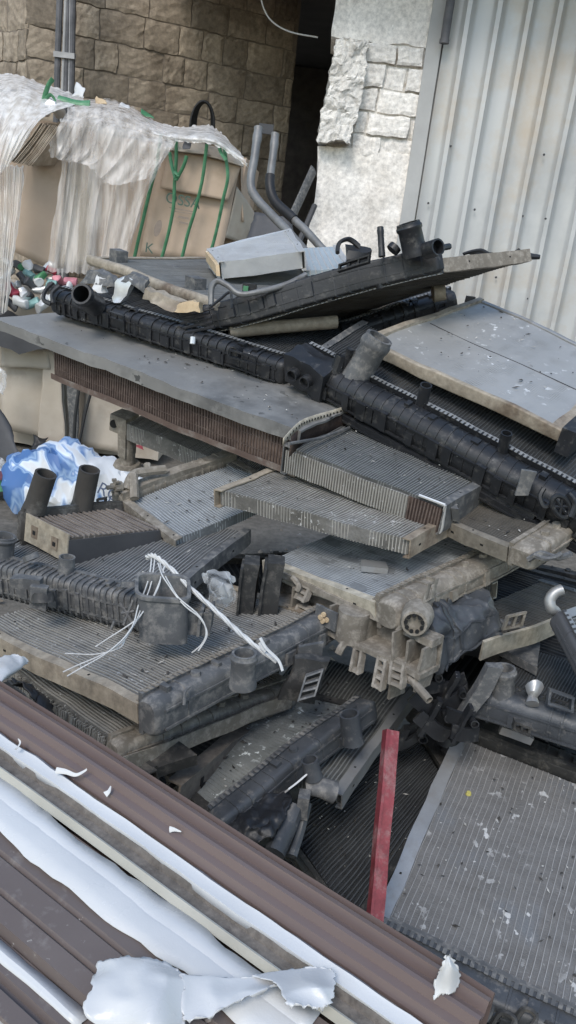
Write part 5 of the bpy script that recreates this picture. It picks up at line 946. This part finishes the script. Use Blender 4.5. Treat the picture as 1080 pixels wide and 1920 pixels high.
rp6 = root('profile_stack', 'lower layers of the brown profile stack carrying the film covered sheets', 'profile stack', ML)
k = MB(); k.box(fs, -.3, LL*.96, b1+.012, h1+.1, -.34, -.062, 20, 4)
for i in range(8): k.box(fs, -.3, LL*.965, b1+.008, h1+.104, -.11-.028*i, -.106-.028*i, 20, 4)
k.build('layers', BROWND, parent=rp6, wob=[(.003, 4)])
k = MB()
for x in (-.1, LL*.5, LL*.9): k.box(fs, x-.05, x+.05, b1+.03, h1+.05, -1.0, -.341, 2, 4)
k.build('trestle', TANP, parent=rp6)
# torn film pieces
def torn(rows, label, amp=.006, c=0, m=FILMW, nm='torn_film', jag=.004, nu=36, nv=26):
    q = [[PL(x, y, A_+nn_*h, nn_) for x, y, h in r] for r in rows]
    k = sheet(q, nu, nv, amp*.5, 14, 0, 60, jag*1.4, .014); return tag(k.build(nm, m, keep=True, solid=.0007), label, 'torn film', 'torn pieces of white film')
torn([[(184, 1800, .004), (235, 1790, .012), (300, 1802, .012), (345, 1825, .006)], [(172, 1850, .014), (230, 1846, .022), (300, 1852, .02), (350, 1850, .012)], [(160, 1895, .008), (230, 1902, .014), (300, 1925, .014), (345, 1915, .006)], [(190, 1930, .0), (240, 1945, .002), (300, 1950, .002), (330, 1940, .0)]], 'large crumpled flap of white film lying on the brown sheet at the bottom', .006)
torn([[(338, 1826, .012), (420, 1833, .008), (480, 1834, .004), (540, 1822, -.004)], [(340, 1870, .014), (410, 1872, .012), (470, 1850, .004), (545, 1836, -.004)], [(345, 1918, .008), (385, 1910, .01), (440, 1880, .008), (520, 1850, .002)]], 'pointed tongue of white film twisting right from the large flap', .006)
torn([[(470, 1832, .006), (540, 1818, .004), (600, 1815, .006), (630, 1822, .01)], [(520, 1852, .012), (560, 1850, .014), (600, 1848, .016), (628, 1850, .014)], [(540, 1888, .016), (565, 1890, .016), (590, 1892, .016), (612, 1888, .012)]], 'folded torn end of the broad film band beside the bottom flap', .006)
torn([[(815, 1874, .012), (828, 1862, .02), (842, 1864, .02), (856, 1858, .016)], [(818, 1830, .03), (832, 1828, .04), (846, 1830, .04), (862, 1832, .03)], [(830, 1812, .045), (838, 1806, .05), (846, 1812, .05), (858, 1818, .04)], [(834, 1795, .05), (838, 1793, .052), (841, 1794, .052), (844, 1797, .05)]], 'upright leaf shaped scrap of white paper on the end of the brown profile', .004, m=PAPER, nm='torn_paper', jag=.004)
for i, pts in enumerate(([(104, 1444), (125, 1448), (142, 1452), (160, 1446), (162, 1442)], [(196, 1490), (203, 1484), (208, 1474)], [(318, 1556), (328, 1556), (340, 1560)], [(30, 1404), (38, 1392), (34, 1384)])):
    q = [PL(x, y, A_+nn_*(.010+.003*j), nn_) for j, (x, y) in enumerate(pts)]; k = MB(); k.tube(crom(q, 6), [.0036*(1-.85*j/(6*(len(q)-1))) for j in range(6*(len(q)-1)+1)], 6, flat_=.3)
    tag(k.build('film_curl', PAPER, wob=[(.002, 40)]), ('longest curled shred of film on the topmost brown profile', 'thin upright curl of film in the middle of the topmost profile', 'short white shred at the film edge, farthest down the topmost profile', 'small ragged curl at the upper left of the film strip')[i], 'torn film', 'torn pieces of white film')
k = sheet([[P(x, y, t) for x, y, t in r] for r in ([(-30, 1245, 1.30), (0, 1232, 1.30), (30, 1228, 1.32), (58, 1240, 1.34)], [(-30, 1268, 1.26), (0, 1262, 1.26), (25, 1256, 1.28), (52, 1246, 1.33)], [(-30, 1300, 1.24), (-5, 1290, 1.24), (15, 1272, 1.27), (38, 1254, 1.32)])], 30, 24, .004, 18, 0, 60, .006, .02)
tag(k.build('torn_film', FILMW, keep=True, solid=.0007), 'white film flap at the left edge, between the profile and the dusty radiator', 'torn film', 'torn pieces of white film')

# ------------------------------------------------------------------ light
w = bpy.data.worlds.new('World'); S.world = w; w.use_nodes = True; nt = w.node_tree; bg = nt.nodes['Background']
sky = nt.nodes.new('ShaderNodeTexSky'); sky.sky_type = 'NISHITA'; sky.sun_disc = False
EL, AZ = R(48), R(200)   # azimuth measured clockwise from +Y
sky.sun_elevation = EL; sky.sun_rotation = AZ; sky.air_density = 1.6; sky.dust_density = 1.2; sky.ozone_density = 2.0; sky.altitude = 0
nt.links.new(sky.outputs[0], bg.inputs[0]); bg.inputs[1].default_value = .12
sd = bpy.data.lights.new('sun', 'SUN'); sd.energy = 1.15; sd.angle = R(20); sd.color = (1, .95, .885); so_ = bpy.data.objects.new('sun', sd); COL.objects.link(so_)
sdv = V((math.sin(AZ)*math.cos(EL), math.cos(AZ)*math.cos(EL), math.sin(EL))); so_.rotation_euler = sdv.to_track_quat('Z', 'Y').to_euler()
S.view_settings.view_transform = 'Standard'; S.view_settings.look = 'None'; S.view_settings.exposure = 0.85; S.view_settings.gamma = 1
S.cycles.max_bounces = 6; S.cycles.transparent_max_bounces = 12
